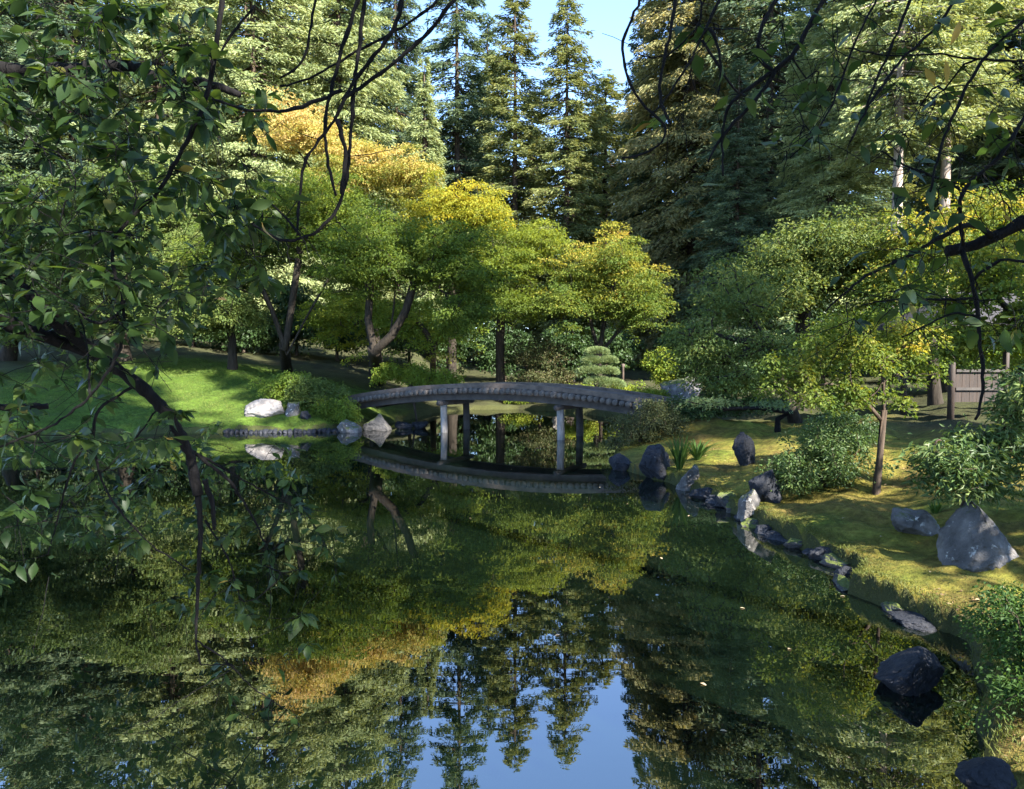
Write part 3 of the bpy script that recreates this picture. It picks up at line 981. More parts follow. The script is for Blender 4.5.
tree('leafy_shrub', 'fine leaved green shrub overhanging the water in the near corner', 'shrub', (3.6, 4.35), [[(3.55, 4.3, 0.5), (3.4, 4.2, 0.75)]],
     [((3.30, 4.25, 0.55), (0.55, 0.55, 0.42)), ((2.95, 3.95, 0.32), (0.40, 0.40, 0.24)), ((3.45, 4.9, 0.42), (0.42, 0.40, 0.26)), ((2.75, 3.6, 0.2), (0.25, 0.3, 0.15))], 'fern', 'bark_brown', 29, 0.015, 0.002, npads=330, prad=0.10, pthick=0.03, nleaf=60, L=0.032, W=0.018, tint=flat(0.3), low=-0.9)
tree('azalea', 'spreading olive azalea at the near end of the bridge', 'shrub', (2.95, 17.0), [P3((640, 440, 17), (636, 425, 17))],
     [ell(640, 430, 16.8, 32, 20, 0.8), ell(620, 442, 16.4, 22, 14, 0.6), ell(668, 425, 16.6, 26, 16, 0.7), ell(654, 410, 17.0, 24, 12, 0.6)], 'dull', 'bark_brown', 30, 0.04, 0.004, npads=150, prad=0.18, pthick=0.05, nleaf=70, L=0.05, W=0.03, tint=flat(0.25), low=-0.9)
tree('dark_shrub', 'dark low shrub below the long flat bough, at the edge of the moss lawn', 'shrub', (4.6, 18.3), [P3((700, 405, 18.3), (700, 398, 18.3))],
     [ell(700, 408, 18.0, 50, 16, 0.9), ell(745, 402, 18.2, 40, 14, 0.8)], 'shrub', 'bark_brown', 31, 0.04, 0.004, npads=150, prad=0.2, pthick=0.05, nleaf=70, L=0.06, W=0.035, tint=flat(0.3), low=-0.9)
# --- shrubs round the far end of the bridge
tree('shrub', 'dark green shrub behind the pale boulder on the far lawn', 'shrub', gpos(312, 412)[:2] + np.array((0, .3)), [P3((312, 398, 23.6), (310, 388, 23.6))],
     [ell(312, 394, 23.4, 30, 20, 0.8), ell(330, 400, 23.2, 22, 16, 0.7)], 'broad', 'bark_brown', 32, 0.05, npads=110, prad=0.25, nleaf=70, L=0.09, W=0.05, tint=flat(0.55), low=-0.9)
tree('shrub', 'yellow green mound of shrub leaning over the pale boulder', 'shrub', gpos(270, 402)[:2] + np.array((0, .4)), [P3((274, 396, 24.2), (272, 390, 24.2))],
     [ell(272, 388, 24.0, 20, 13, 0.7), ell(290, 380, 24.0, 20, 9, 0.6)], 'lime', 'bark_brown', 33, 0.04, npads=80, prad=0.22, nleaf=70, L=0.07, W=0.04, tint=flat(0.3), low=-0.9)
tree('shrub', 'light green leafy shrub covering the far landing of the bridge', 'shrub', gpos(345, 420)[:2] + np.array((-.1, .35)), [P3((345, 405, 23.1), (343, 397, 23.1))],
     [ell(336, 408, 22.9, 22, 13, 0.6), ell(350, 414, 22.6, 14, 8, 0.4)], 'lime', 'bark_brown', 34, 0.04, npads=90, prad=0.2, nleaf=70, L=0.07, W=0.04, tint=flat(0.35), low=-0.9)
tree('shrub', 'bright sunlit low shrub at the foot of the forked maple', 'shrub', (-3.4, 27.0), [P3((410, 378, 27), (408, 372, 27))],
     [ell(412, 374, 26.8, 36, 14, 0.8), ell(445, 378, 26.8, 26, 10, 0.8), ell(388, 372, 26.4, 20, 12, 0.6)], 'lime', 'bark_brown', 35, 0.04, npads=110, prad=0.22, nleaf=70, L=0.08, W=0.05, tint=flat(0.6), low=-0.9)
tree('shrub', 'loose twiggy olive shrub with pinkish leaf tips behind the middle of the bridge', 'shrub', (1.2, 33.4), [P3((540, 385, 33.4), (535, 360, 33.3)), P3((545, 380, 33.4), (565, 350, 33.3)), P3((535, 380, 33.4), (515, 350, 33.3))],
     [ell(540, 358, 33, 48, 30, 1.5), ell(550, 378, 32.6, 46, 16, 1.0)], 'dull', 'bark_brown', 36, 0.06, npads=150, prad=0.26, nleaf=60, L=0.08, W=0.05, tint=flat(0.55), low=-0.9)
tree('shrub', 'lime coloured rounded bush behind the near half of the bridge', 'shrub', (6.2, 30.6), [P3((667, 385, 30.6), (667, 368, 30.6))],
     [ell(667, 366, 30, 25, 22, 1.0)], 'lime', 'bark_brown', 37, 0.06, npads=100, prad=0.25, nleaf=80, L=0.09, W=0.06, tint=flat(0.62), low=-0.9)
for k, (px, py, D, rx, ry, lab) in enumerate([(520, 398, 33.0, 30, 9, 'low yellow shrub behind the crest of the bridge'), (578, 392, 31, 26, 10, 'low yellow green shrub at the foot of the cloud pruned pine'),
                                              (622, 393, 29.5, 28, 11, 'low yellow shrub right beside the cloud pruned pine'), (650, 396, 27, 22, 9, 'low yellow green shrub below the lime bush')]):
    c, r = ell(px, py, D, rx, ry, 0.8)
    tree('low_shrub', lab, 'shrub', (c[0], c[1]), [[c + np.array((0, 0, -0.1)), c]], [(c, r)], 'lime', 'bark_brown', 40 + k, 0.03, npads=60, prad=0.2, nleaf=70, L=0.08, W=0.05, tint=flat(0.7), low=-0.9, group='low sunlit shrubs behind the bridge')

# cloud-pruned pine
rs = RS(51)
pb = np.array((3.45, 29.2, H(3.45, 29.2)))
root = empty('cloud_pruned_pine', pb, 'small cloud pruned pine with stacked round pads behind the bridge', 'tree')
mb = MB()
cl = [(597, 353, 12, 5), (592, 362, 11, 5), (608, 362, 10, 5), (590, 372, 14, 6), (606, 373, 13, 6), (598, 383, 14, 6), (612, 386, 13, 7)]
spine = [pb, *P3((600, 385, 29.2), (598, 370, 29.2), (598, 356, 29.2))]
mb.tube(spine, [0.06, 0.05, 0.04, 0.02], 6)
for px, py, rx, ry in cl:
    mb.tube([at(598, py + 6, 29.2), at(px, py + 2, 29.1)], [0.025, 0.015], 5)
mb.build('trunk', M['bark_brown'], root, origin=pb)
for px, py, rx, ry in cl:
    c, r = ell(px, py, 29.0, rx, ry, rx * 27 / FPX)
    v = unit(rs, 1500)
    v[:, 2] = np.where(v[:, 2] < -0.25, -v[:, 2], v[:, 2])
    Pn = c + v * np.array(r) * rs.uniform(0.75, 1.0, (1500, 1))
    mb = MB()
    mb.leaves(Pn, v + rs.normal(0, 0.4, (1500, 3)) + np.array((0, 0, 0.5)), rs.normal(size=(1500, 3)), np.full(1500, 0.11), np.full(1500, 0.022), np.clip(rs.normal(0.65, 0.15, 1500), 0, 1))
    mb.build('foliage_pad', M['pine'], root, smooth=False, origin=pb)

# fern and grassy clump by the dark block of rock
def tuft(name, label, base, n, L, W, seed, spread=0.9, mt='fern', cat='plant'):
    rs = RS(seed)
    base = np.array((base[0], base[1], H(base[0], base[1])), float)
    root = empty(name, base, label, cat)
    mb = MB()
    for k in range(n):
        a = rs.uniform(0, 2 * math.pi)
        ln = L * rs.uniform(0.6, 1.15)
        sp = spread * rs.uniform(0.25, 1.0)
        out = np.array((math.cos(a), math.sin(a), 0))
        tt = np.linspace(0, 1, 6)
        mid = base + out * 0.04 + out * (ln * sp * tt ** 1.4)[:, None] + np.array((0, 0, 1)) * (ln * (tt - 0.42 * sp * tt ** 2.4))[:, None]
        side = np.array((-out[1], out[0], 0))
        w = W * np.array((0.5, 0.9, 1.0, 0.8, 0.5, 0.03)) * 0.5
        V = np.concatenate([mid + side * w[:, None], mid - side * w[:, None]])
        mb.add(V, [(q_, q_ + 1, q_ + 7, q_ + 6) for q_ in range(5)], float(np.clip(rs.normal(0.5, 0.2), 0, 1)))
    mb.build('blades', M[mt], root, origin=base)
    return root


p = gpos(682, 470)
tuft('iris_clump', 'clump of upright grassy blades beside the tall dark block of rock', (p[0] - 0.02, p[1] + 0.1), 70, 0.65, 0.035, 61, 0.55)
p = gpos(700, 462)
tuft('fern', 'small spreading fern on the moss behind the pale speckled rock', (p[0], p[1] + 0.2), 40, 0.5, 0.05, 62, 1.1)
p = gpos(905, 525)
tuft('fern', 'tiny fern beside the low lichened boulder', (p[0] + .35, p[1]), 26, 0.16, 0.022, 63, 1.0)

# ------------------------------------------------------------------ conifers
def conifer_mesh(seed, Ht, R, z0, droop, col=False, size=0.42, wid=0.15, dens=1.0, gap=0.12, nb=3, step=0.21, top=0.9, trunk_r=0.3):
    """needle sprays hung on whorls of boughs from height z0 to the tip; returns crown and trunk builders"""
    rs = RS(seed)
    Pn, Dn, Nn, Ln, Tn = [], [], [], [], []
    cr, tr = MB(), MB()
    zz = z0
    lean = rs.normal(0, 0.25, 2)
    while zz < Ht:
        f = (zz - z0) / (Ht - z0)
        env = (1 - f) ** top if not col else min(1.0, (1 - f) * 3.0) * (0.75 + 0.25 * min(1, f * 4))
        env *= min(1.0, 0.55 + f * 3.5)
        for k in range(nb):
            if rs.rand() < gap:
                continue
            a = rs.uniform(0, 2 * math.pi)
            L = max(0.25, R * env * rs.uniform(0.62, 1.12))
            lo = zz + rs.uniform(-0.2, 0.2)
            n = max(5, int(dens * L * 20))
            t = rs.uniform(0.12, 1.0, n) ** 0.75
            out = np.array((math.cos(a), math.sin(a), 0))
            side = np.array((-out[1], out[0], 0))
            dz = -droop * L * t ** 1.3 + 0.22 * droop * L * t ** 3.5 + (0.10 * L * t if f > 0.75 else 0)
            wv = rs.normal(0, 0.13, n) * L * (0.35 + 0.65 * (1 - np.abs(2 * t - 1.0)))
            c = np.outer(t * L, out) + np.outer(wv, side)
            c[:, 2] += lo + dz - np.abs(rs.normal(0, 0.26, n)) * (0.5 + droop)
            d = out[None] * rs.uniform(0.2, 1.1, n)[:, None] + side[None] * rs.normal(0, 0.75, n)[:, None]
            d[:, 2] -= rs.uniform(0.0, 0.9, n) * (0.35 + droop)
            Pn.append(c)
            Dn.append(d)
            Nn.append(rs.normal(0, 0.55, (n, 3)) + np.array((0, 0, 0.6)))
            Ln.append(size * rs.uniform(0.55, 1.25, n))
            Tn.append(np.clip(0.35 + 0.35 * t + rs.normal(0, 0.13, n) + rs.normal(0, 0.08), 0, 1))
            if L > 0.8:
                ts = np.array((0, 0.5, 0.9))
                tr.tube(np.outer(ts * L, out) + np.stack([0 * ts, 0 * ts, lo - droop * L * ts ** 1.3 - 0.02], 1), [0.05, 0.03, 0.012], 4, cap=False)
        zz += step * rs.uniform(0.7, 1.3)
    Pn, Dn, Nn, Ln, Tn = map(np.concatenate, (Pn, Dn, Nn, Ln, Tn))
    cr.leaves(Pn, Dn, Nn, Ln, Ln * wid / size, Tn, 0.12, 0.15)
    zs = np.linspace(-0.3, Ht * 0.97, 12)
    tr.tube(np.stack([0 * zs, 0 * zs, zs], 1), trunk_r * (1 - zs / Ht * 0.93) + 0.25 * trunk_r * np.exp(-np.maximum(zs, 0)), 10)
    return cr, tr


KIND = {}


def kind(name, leafm, barkm, **kw):
    cr, tr = conifer_mesh(**kw)
    KIND[name] = (cr.mesh('crown', M[leafm], False), tr.mesh('trunk', M[barkm]), kw['Ht'])


kind('spire', 'needle_green', 'bark_brown', seed=1, Ht=30, R=4.6, z0=1.0, droop=0.25, top=0.55, gap=0.12, dens=2.6, size=0.34, wid=0.085)
kind('spire_b', 'needle_green', 'bark_brown', seed=2, Ht=30, R=4.5, z0=1.0, droop=0.38, top=0.50, gap=0.2, dens=2.6, size=0.34, wid=0.085)
kind('column', 'needle_pale', 'bark_brown', seed=3, Ht=20, R=1.5, z0=1.0, droop=0.35, col=True, size=0.3, wid=0.08, dens=4.2, gap=0.05, nb=4, step=0.19)
kind('pale_fir', 'needle_pale', 'bark_brown', seed=4, Ht=34, R=6.4, z0=2.0, droop=0.36, top=0.55, gap=0.05, size=0.36, wid=0.095, dens=3.0)
kind('blue_fir', 'needle_blue', 'bark_brown', seed=5, Ht=32, R=5.0, z0=0.8, droop=0.38, top=0.6, gap=0.1, size=0.36, wid=0.095, dens=2.4)
kind('cedar', 'needle_warm', 'bark_brown', seed=6, Ht=34, R=6.4, z0=1.5, droop=0.5, top=0.5, gap=0.05, size=0.36, wid=0.10, nb=4, dens=2.6)
kind('tall_trunk', 'needle_pale', 'bark_pale', seed=7, Ht=33, R=5.4, z0=13.0, droop=0.40, top=0.5, gap=0.12, size=0.34, wid=0.10, trunk_r=0.36, dens=2.8)
kind('sparse', 'needle_blue', 'bark_brown', seed=8, Ht=32, R=4.2, z0=6, droop=0.35, top=0.6, gap=0.22, size=0.36, wid=0.09, dens=2.6)


kind('high_crown', 'needle_green', 'bark_brown', seed=9, Ht=33, R=5.4, z0=18.5, droop=0.35, top=0.45, gap=0.1, size=0.5, wid=0.2, dens=1.6)  # crown set high to shade the maples, for an unseen tree only


def conifer(k, px, apex, D, label, rz=0.0, wide=1.0, group=None, name='conifer'):
    x = (px - 512) / FPX * D
    z = H(x, D)
    hgt = CZ + (HOR - apex) * D / FPX - z
    cm, tm, Ht = KIND[k]
    s = hgt / Ht
    o = empty(name, (x, D, z), label, 'conifer', group, rz)
    o.scale = (s * wide, s * wide, s)
    put(bpy.data.objects.new('trunk', tm), o)
    put(bpy.data.objects.new('crown', cm), o)
    return o


LITG = 'tall conifers rising behind the garden'
conifer('spire', 515, -8, 56, 'slender sunlit conifer spire, left one of the twin spires in the sky gap', 0.3, 1.25, LITG)
conifer('spire_b', 566, -2, 54, 'slender conifer spire standing alone against the sky gap', 1.9, 1.2, LITG)
conifer('column', 426, 62, 45, 'narrow columnar yellow green conifer above the orange maple', 0.0, 1.0, LITG)
conifer('sparse', 458, -70, 60, 'thin conifer with sky showing through, left of the twin spires', 0.7, 1.2, LITG)
conifer('sparse', 488, 20, 66, 'thin half bare conifer tip between the sparse conifer and the twin spires', 2.7, 1.2, LITG)
conifer('blue_fir', 398, -60, 57, 'blue green fir behind the columnar conifer', 0.4, 1.0, LITG)
conifer('pale_fir', 342, -190, 52, 'huge pale sunlit fir behind the hanging bare twigs', 1.3, 0.95, LITG)
conifer('pale_fir', 258, -230, 49, 'huge pale sunlit fir behind the curved dark cherry branch', 2.9, 1.0, LITG)
conifer('pale_fir', 165, -200, 47, 'pale fir behind the upper cherry leaves, second from the edge', 4.4, 1.0, LITG)
conifer('blue_fir', 80, -200, 45, 'blue green fir mostly hidden by the cherry leaves', 5.1, 1.2, LITG)
conifer('blue_fir', 0, -180, 43, 'blue green fir at the edge of the view behind the cherry leaves', 0.9, 1.2, LITG)
conifer('spire_b', 604, 76, 62, 'shorter conifer filling the foot of the sky gap beside the lone spire', 2.2, 1.7, LITG)
conifer('cedar', 690, -190, 51, 'broad warm olive cedar bordering the sky gap on its far side', 0.2, 0.9, LITG)
conifer('blue_fir', 648, -20, 55, 'dark fir edge leaning out of the broad olive cedar toward the sky gap', 3.6, 0.95, LITG)
conifer('blue_fir', 765, -180, 47, 'dark blue green fir right behind the forked bare bough', 2.2, 1.2, LITG)
conifer('blue_fir', 735, 60, 40, 'dark drooping cedar standing in shade below the broad olive cedar', 4.0, 1.15, LITG)
conifer('tall_trunk', 893, -230, 33, 'tall fir with a pale sunlit bare trunk and drooping light green boughs', 2.5, 1.0, LITG)
conifer('tall_trunk', 940, -260, 35, 'second tall fir with a bare greyish trunk, next to the pale trunked one', 5.2, 0.9, LITG)
conifer('pale_fir', 826, -80, 39, 'light green fir with layered boughs left of the pale bare trunk', 0.6, 0.9, LITG)
conifer('blue_fir', 1000, -220, 38, 'dark fir behind the upper leaves of the hanging branches', 1.1, 1.2, LITG)
conifer('pale_fir', 1085, -160, 36, 'fir at the far edge of the wood beyond the shelter', 1.7, 1.0, LITG)
FARG = 'dark conifers in the wood behind the tall ones'
rs = RS(91)
for k in range(30):
    px = -60 + k * 39 + rs.uniform(-10, 10)
    ap = 95 + rs.uniform(-18, 25)
    if px < 380 or px > 640:
        ap -= 130
    if 560 < px < 640:
        ap = 100
    conifer('blue_fir' if k % 3 else 'spire', px, ap, 68 + rs.uniform(0, 16), 'dark conifer filling the wood behind the tall ones', rs.uniform(0, 6), rs.uniform(1.2, 1.6), FARG)
# evergreen understorey at the conifers' feet, leaf tint darkened to stand for shade
rs = RS(93)
for k in range(20):
    px = -30 + k * 54 + rs.uniform(-12, 12)
    D = 40 + rs.uniform(0, 4) if 430 < px < 720 else 36 + rs.uniform(0, 3)
    if px > 720:
        D = 29 + rs.uniform(0, 4)
    x = (px - 512) / FPX * D
    zc = H(x, D)
    h_ = rs.uniform(2.2, 4.0)
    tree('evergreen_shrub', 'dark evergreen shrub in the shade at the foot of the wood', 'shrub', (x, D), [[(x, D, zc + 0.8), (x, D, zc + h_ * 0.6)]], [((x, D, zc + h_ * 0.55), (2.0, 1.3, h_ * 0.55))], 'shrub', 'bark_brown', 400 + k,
         0.08, npads=70, prad=0.5, nleaf=70, L=0.18, W=0.11, tint=flat(0.08), low=-0.9, group='dark evergreen shrubs at the foot of the wood')

# ------------------------------------------------------------------ unseen trees added to shade the bank, the bridge and the wood's foot
OFFG = 'unseen conifers added on the sunny side to shade the scene'
for k, (x, y, h_, kd, w) in enumerate([(11.2, -3.5, 37, 'tall_trunk', 0.55), (7, -2.5, 37, 'tall_trunk', 0.7), (16, -1.5, 35, 'tall_trunk', 0.5), (20.2, 0.8, 29, 'blue_fir', 0.8), (22.6, -1.5, 38.5, 'high_crown', 0.6), (2, -7, 20, 'blue_fir', 0.9), (-3.5, -10, 20, 'blue_fir', 1.0),
                                       (33, 27, 34, 'blue_fir', 1.1), (29, 33, 36, 'cedar', 1.0), (39, 31, 36, 'blue_fir', 1.2)]):
    o = empty('conifer', (x, y, H(x, y)), 'unseen tall conifer added on the sunny side to shade the scene', 'conifer', OFFG, k * 1.3)
    sc_ = h_ / KIND[kd][2]
    o.scale = (sc_ * w, sc_ * w, sc_)
    put(bpy.data.objects.new('trunk', KIND[kd][1]), o)
    put(bpy.data.objects.new('crown', KIND[kd][0]), o)
tree('broadleaf_tree', 'unseen leafy tree added on the sunny bank to dapple the moss with shade', 'tree', (11.2, 2.2), [[(11.1, 2.2, 2.5), (10.8, 2.4, 5)]],
     [((10.8, 2.2, 5.6), (3.0, 3.2, 1.6)), ((9.2, 3.4, 4.6), (1.6, 1.6, 1.0))], 'broad', 'bark_maple', 501, 0.2, npads=48, L=0.16, W=0.12)  # low, open crown of an unseen tree added to dapple the bank

# ------------------------------------------------------------------ the two cherry trees whose branches hang into the view
def cherry(label, trunk, limbs, regions, seed, extra_crowns=(), leafm='cherry', singles=(), leaf_len=0.084, per=8, twig_r=0.0032, bare=1100):
    rs = RS(seed)
    base = np.array(trunk[0][0][0], float)
    root = empty('cherry_tree', base, label, 'tree')
    mb = MB()
    for pts, rad in trunk:
        pts = np.array(pts, float)
        n = len(pts)
        tt = np.linspace(0, n - 1, n * 6)
        sm = np.stack([np.interp(tt, range(n), pts[:, c]) for c in range(3)], 1)
        for _ in range(3):
            sm[1:-1] = (sm[:-2] + 2 * sm[1:-1] + sm[2:]) / 4
        mb.tube(sm, np.interp(tt, range(n), rad), 14)
    mb.build('trunk', M['bark_dark'], root, origin=base)
    paths = []
    lm = MB()
    for pts, r0, r1 in limbs:
        W_ = np.array([at(*p) if len(p) == 3 else np.array(p[1:], float) for p in pts])
        n = len(W_)
        L_ = np.concatenate(([0], np.cumsum(np.linalg.norm(np.diff(W_, axis=0), axis=1))))
        m_ = max(6, int(L_[-1] / 0.03))
        u = np.linspace(0, L_[-1], m_)
        sm = np.stack([np.interp(u, L_, W_[:, c]) for c in range(3)], 1)
        for _ in range(4):
            sm[1:-1] = (sm[:-2] + 2 * sm[1:-1] + sm[2:]) / 4
        sm[1:-1] += rs.normal(0, 0.0022, (m_ - 2, 3))
        rr = np.interp(u, [0, L_[-1]], [r0, r1]) * (1.45 if r0 < 0.012 else 1.1) * (1 + 0.12 * rs.normal(size=m_))
        lm.tube(sm, np.maximum(rr, 0.0012), 10 if r0 > 0.02 else 6)
        paths.append(sm[::4])
    T = []
    for (x0, x1, y0, y1, d0, d1, n) in regions:
        for _ in range(n):
            T.append(at(rs.uniform(x0, x1), rs.uniform(y0, y1), rs.uniform(d0, d1)))
    T = np.array(T)
    P, par, n0 = grow(paths, T, rs, step=0.09, wiggle=0.035, lift=0.25, down=0.15)
    tw = lm
    skeleton(tw, P, par, twig_r * 3.2, twig_r * 0.42, skip=n0, maxr=twig_r * 2.4)
    cand = np.arange(n0 // 2, len(P))
    for k in rs.choice(cand, bare):
        a_ = P[k]
        d_ = rs.normal(0, 1, 3) + np.array((0, 0, -0.7))
        d_ /= np.linalg.norm(d_)
        ln = rs.uniform(0.06, 0.30)
        tt = np.linspace(0, 1, 5)
        pl = a_ + np.outer(tt * ln, d_) + np.outer(tt ** 2 * ln * 0.4, np.array((rs.normal(0, .4), rs.normal(0, .4), rs.uniform(-0.6, 0.5))))
        pl[1:] += rs.normal(0, 0.004, (4, 3))
        tw.tube(pl, np.linspace(0.0022, 0.0011, 5), 4, cap=False)
    tw.build('limbs', M['bark_dark'], root, origin=base)
    new = np.arange(n0, len(P))
    new = new[par[new] >= 0]
    dv = P[new] - P[par[new]]
    dv /= np.linalg.norm(dv, axis=1)[:, None] + 1e-9
    kids = np.zeros(len(P))
    np.add.at(kids, par[par >= 0], 1)
    tipw = np.where(kids[new] == 0, 3.0, 1.0)
    nl = min(len(T) * per, len(new) * 4)
    pick = rs.choice(len(new), nl, p=tipw / tipw.sum())
    pos = P[new[pick]] - dv[pick] * rs.uniform(0, 0.09, nl)[:, None]
    D = dv[pick] * 0.5 + rs.normal(0, 0.75, (nl, 3))
    D[:, 2] = D[:, 2] * 0.5 - rs.uniform(0.05, 0.65, nl)
    D /= np.linalg.norm(D, axis=1)[:, None]
    N = rs.normal(0, 0.42, (nl, 3)) + np.array((0, 0, 1.0))
    Ll = leaf_len * rs.uniform(0.45, 1.3, nl)
    # stalks
    st = MB()
    pos2 = pos + D * 0.018 - np.array((0, 0, 0.006))
    lf = MB()
    tint = np.clip(rs.normal(0.45, 0.2, nl), 0, 0.93)
    tint[rs.rand(nl) < 0.006] = 1.0
    lf.blades(pos2, D, N, Ll, Ll * rs.uniform(0.42, 0.56, nl), tint, rs)
    if len(singles):
        sp = np.array([at(*q_[:3]) for q_ in singles])
        sd = np.array([(q_[3], 0.2, q_[4]) for q_ in singles], float)
        ns = len(sp)
        lf.blades(sp, sd, rs.normal(0, 0.4, (ns, 3)) + np.array((0, -0.35, 0.8)), leaf_len * rs.uniform(0.9, 1.25, ns), leaf_len * rs.uniform(0.45, 0.6, ns), np.array([q_[5] for q_ in singles], float), rs)
    side = np.cross(D, N)
    side /= np.linalg.norm(side, axis=1)[:, None] + 1e-9
    w = 0.0009
    V = np.stack([pos + side * w, pos2 + side * w, pos2 - side * w, pos - side * w], 1).reshape(-1, 3)
    lf.add(V, np.arange(nl)[:, None] * 4 + np.array([[0, 1, 2, 3]]), np.repeat(tint, 4))
    lf.build('foliage', M[leafm], root, origin=base)
    if extra_crowns:
        T = np.concatenate([in_ell(rs, n, c, r, 0.3, -1) for c, r, n in extra_crowns])
        P, par, n0 = grow([trunk[-1][0]], T, rs)
        bm_ = MB()
        skeleton(bm_, P, par, 0.06, 0.006, skip=n0)
        bm_.build('branches', M['bark_dark'], root, origin=base)
        up_ = MB()
        pads(up_, T, rs, 0.55, 0.1, 60, 0.12, 0.07, flat(0.5), 1.0, 0.3)
        up_.build('crown', M[leafm], root, smooth=False, origin=base)
    return root


LT = (-4.3, 0.9, H(-4.3, 0.9) - 0.1)
left_limbs = [
    ([('w', -3.5, 1.9, 2.6), (-150, 190, 3.2), (0, 270, 3.6), (60, 325, 3.8), (100, 357, 4.0), (140, 385, 4.1), (170, 415, 4.2), (190, 455, 4.3), (198, 495, 4.3)], 0.044, 0.026),
    ([(198, 495, 4.3), (201, 530, 4.32), (199, 560, 4.35), (198, 600, 4.35), (195, 640, 4.35), (201, 665, 4.38)], 0.016, 0.005),
    ([(205, 480, 4.28), (213, 505, 4.3), (214, 530, 4.3)], 0.014, 0.009),
    ([('w', -3.5, 1.9, 2.5), (-150, 280, 3.3), (0, 321, 3.7), (45, 336, 3.85), (100, 357, 4.0)], 0.042, 0.03),
    ([('w', -1.6, 2.6, 4.35), (228, -30, 3.0), (222, 0, 3.0), (214, 60, 3.0), (205, 105, 3.0), (185, 145, 3.0), (163, 187, 3.05), (130, 218, 3.05), (112, 242, 3.1), (112, 272, 3.1), (124, 305, 3.1), (125, 335, 3.1), (115, 362, 3.1), (90, 397, 3.15), (55, 425, 3.2), (0, 447, 3.25)], 0.012, 0.004),
    ([(124, 300, 3.1), (118, 318, 3.1), (103, 326, 3.1), (86, 322, 3.1), (74, 305, 3.15)], 0.006, 0.003),
    ([('w', -3.3, 2.3, 3.3), (-110, 30, 4.0), (0, 70, 4.2), (60, 70, 4.2), (130, 64, 4.25), (165, 82, 4.3), (205, 82, 4.3), (240, 95, 4.3)], 0.06, 0.02),
    ([('w', -3.6, 2.6, 2.2), (-80, 395, 4.6), (0, 408, 5.0), (48, 406, 5.2)], 0.05, 0.02),
    ([(135, 385, 4.1), (95, 410, 4.0), (93, 445, 4.0), (100, 480, 4.0), (120, 512, 4.0), (150, 545, 4.0), (190, 570, 4.0)], 0.006, 0.0025),
    ([(93, 430, 4.0), (70, 470, 4.0), (60, 510, 4.0), (48, 555, 4.0)], 0.006, 0.002),
    ([(90, 396, 3.15), (87, 340, 3.4), (75, 300, 3.5)], 0.004, 0.002),
    ([(160, 405, 4.2), (135, 440, 4.2), (105, 470, 4.2), (65, 503, 4.2)], 0.004, 0.002),
    ([(195, 640, 4.35), (220, 655, 4.4), (255, 690, 4.5), (290, 712, 4.6), (318, 742, 4.7)], 0.004, 0.0015),
    ([(201, 665, 4.4), (240, 664, 4.4), (180, 700, 4.4), (130, 735, 4.4)], 0.003, 0.0015),
    ([(205, 520, 4.3), (230, 560, 4.3), (240, 600, 4.35), (250, 640, 4.4)], 0.005, 0.002),
    ([(190, 450, 4.3), (230, 480, 4.4), (255, 520, 4.5), (268, 550, 4.5)], 0.008, 0.003),
    ([(190, 450, 4.3), (240, 478, 4.5), (300, 510, 4.7)], 0.006, 0.002),
    ([('w', -0.3, 3.0, 4.55), (404, -30, 3.0), (401, 12, 3.0), (390, 38, 3.0), (365, 66, 3.0), (347, 92, 3.0), (337, 118, 3.0), (320, 140, 3.0), (305, 158, 3.0), (300, 195, 3.0), (297, 236, 3.0)], 0.013, 0.004),
    ([('w', -0.3, 3.0, 4.55), (362, -12, 3.0), (345, 40, 3.0), (332, 85, 3.0), (324, 128, 3.0), (328, 165, 3.0), (336, 196, 3.0)], 0.009, 0.004),
    ([('w', -0.3, 3.0, 4.55), (364, 0, 3.02), (358, 60, 3.02), (353, 92, 3.02), (351, 130, 3.02), (348, 165, 3.02), (344, 192, 3.02), (336, 215, 3.02), (318, 232, 3.02), (296, 243, 3.02), (275, 240, 3.02), (252, 224, 3.02)], 0.008, 0.004),
    ([(337, 120, 3.0), (345, 142, 3.0), (346, 168, 3.0), (342, 194, 3.0)], 0.008, 0.006),
    ([('w', -0.1, 3.0, 4.5), (458, -4, 2.9), (430, 30, 2.95), (405, 55, 2.95), (372, 80, 3.0), (342, 100, 3.0)], 0.007, 0.005),
    ([('w', -0.1, 3.0, 4.5), (442, 0, 3.1), (410, 22, 3.1), (380, 40, 3.1), (345, 58, 3.1), (310, 80, 3.1), (280, 86, 3.1)], 0.006, 0.003),
    ([('w', -0.6, 2.9, 4.5), (317, -10, 3.1), (312, 25, 3.1), (307, 45, 3.1), (303, 68, 3.1), (280, 78, 3.1)], 0.006, 0.003),
    ([(342, 90, 3.0), (310, 105, 3.0), (285, 112, 3.0), (245, 110, 3.0), (212, 99, 3.0)], 0.006, 0.003),
    ([(214, 60, 3.0), (235, 30, 3.0), (255, 5, 3.0)], 0.004, 0.003),
    ([(300, 235, 3.0), (280, 210, 3.0), (262, 196, 3.0)], 0.004, 0.002),
]
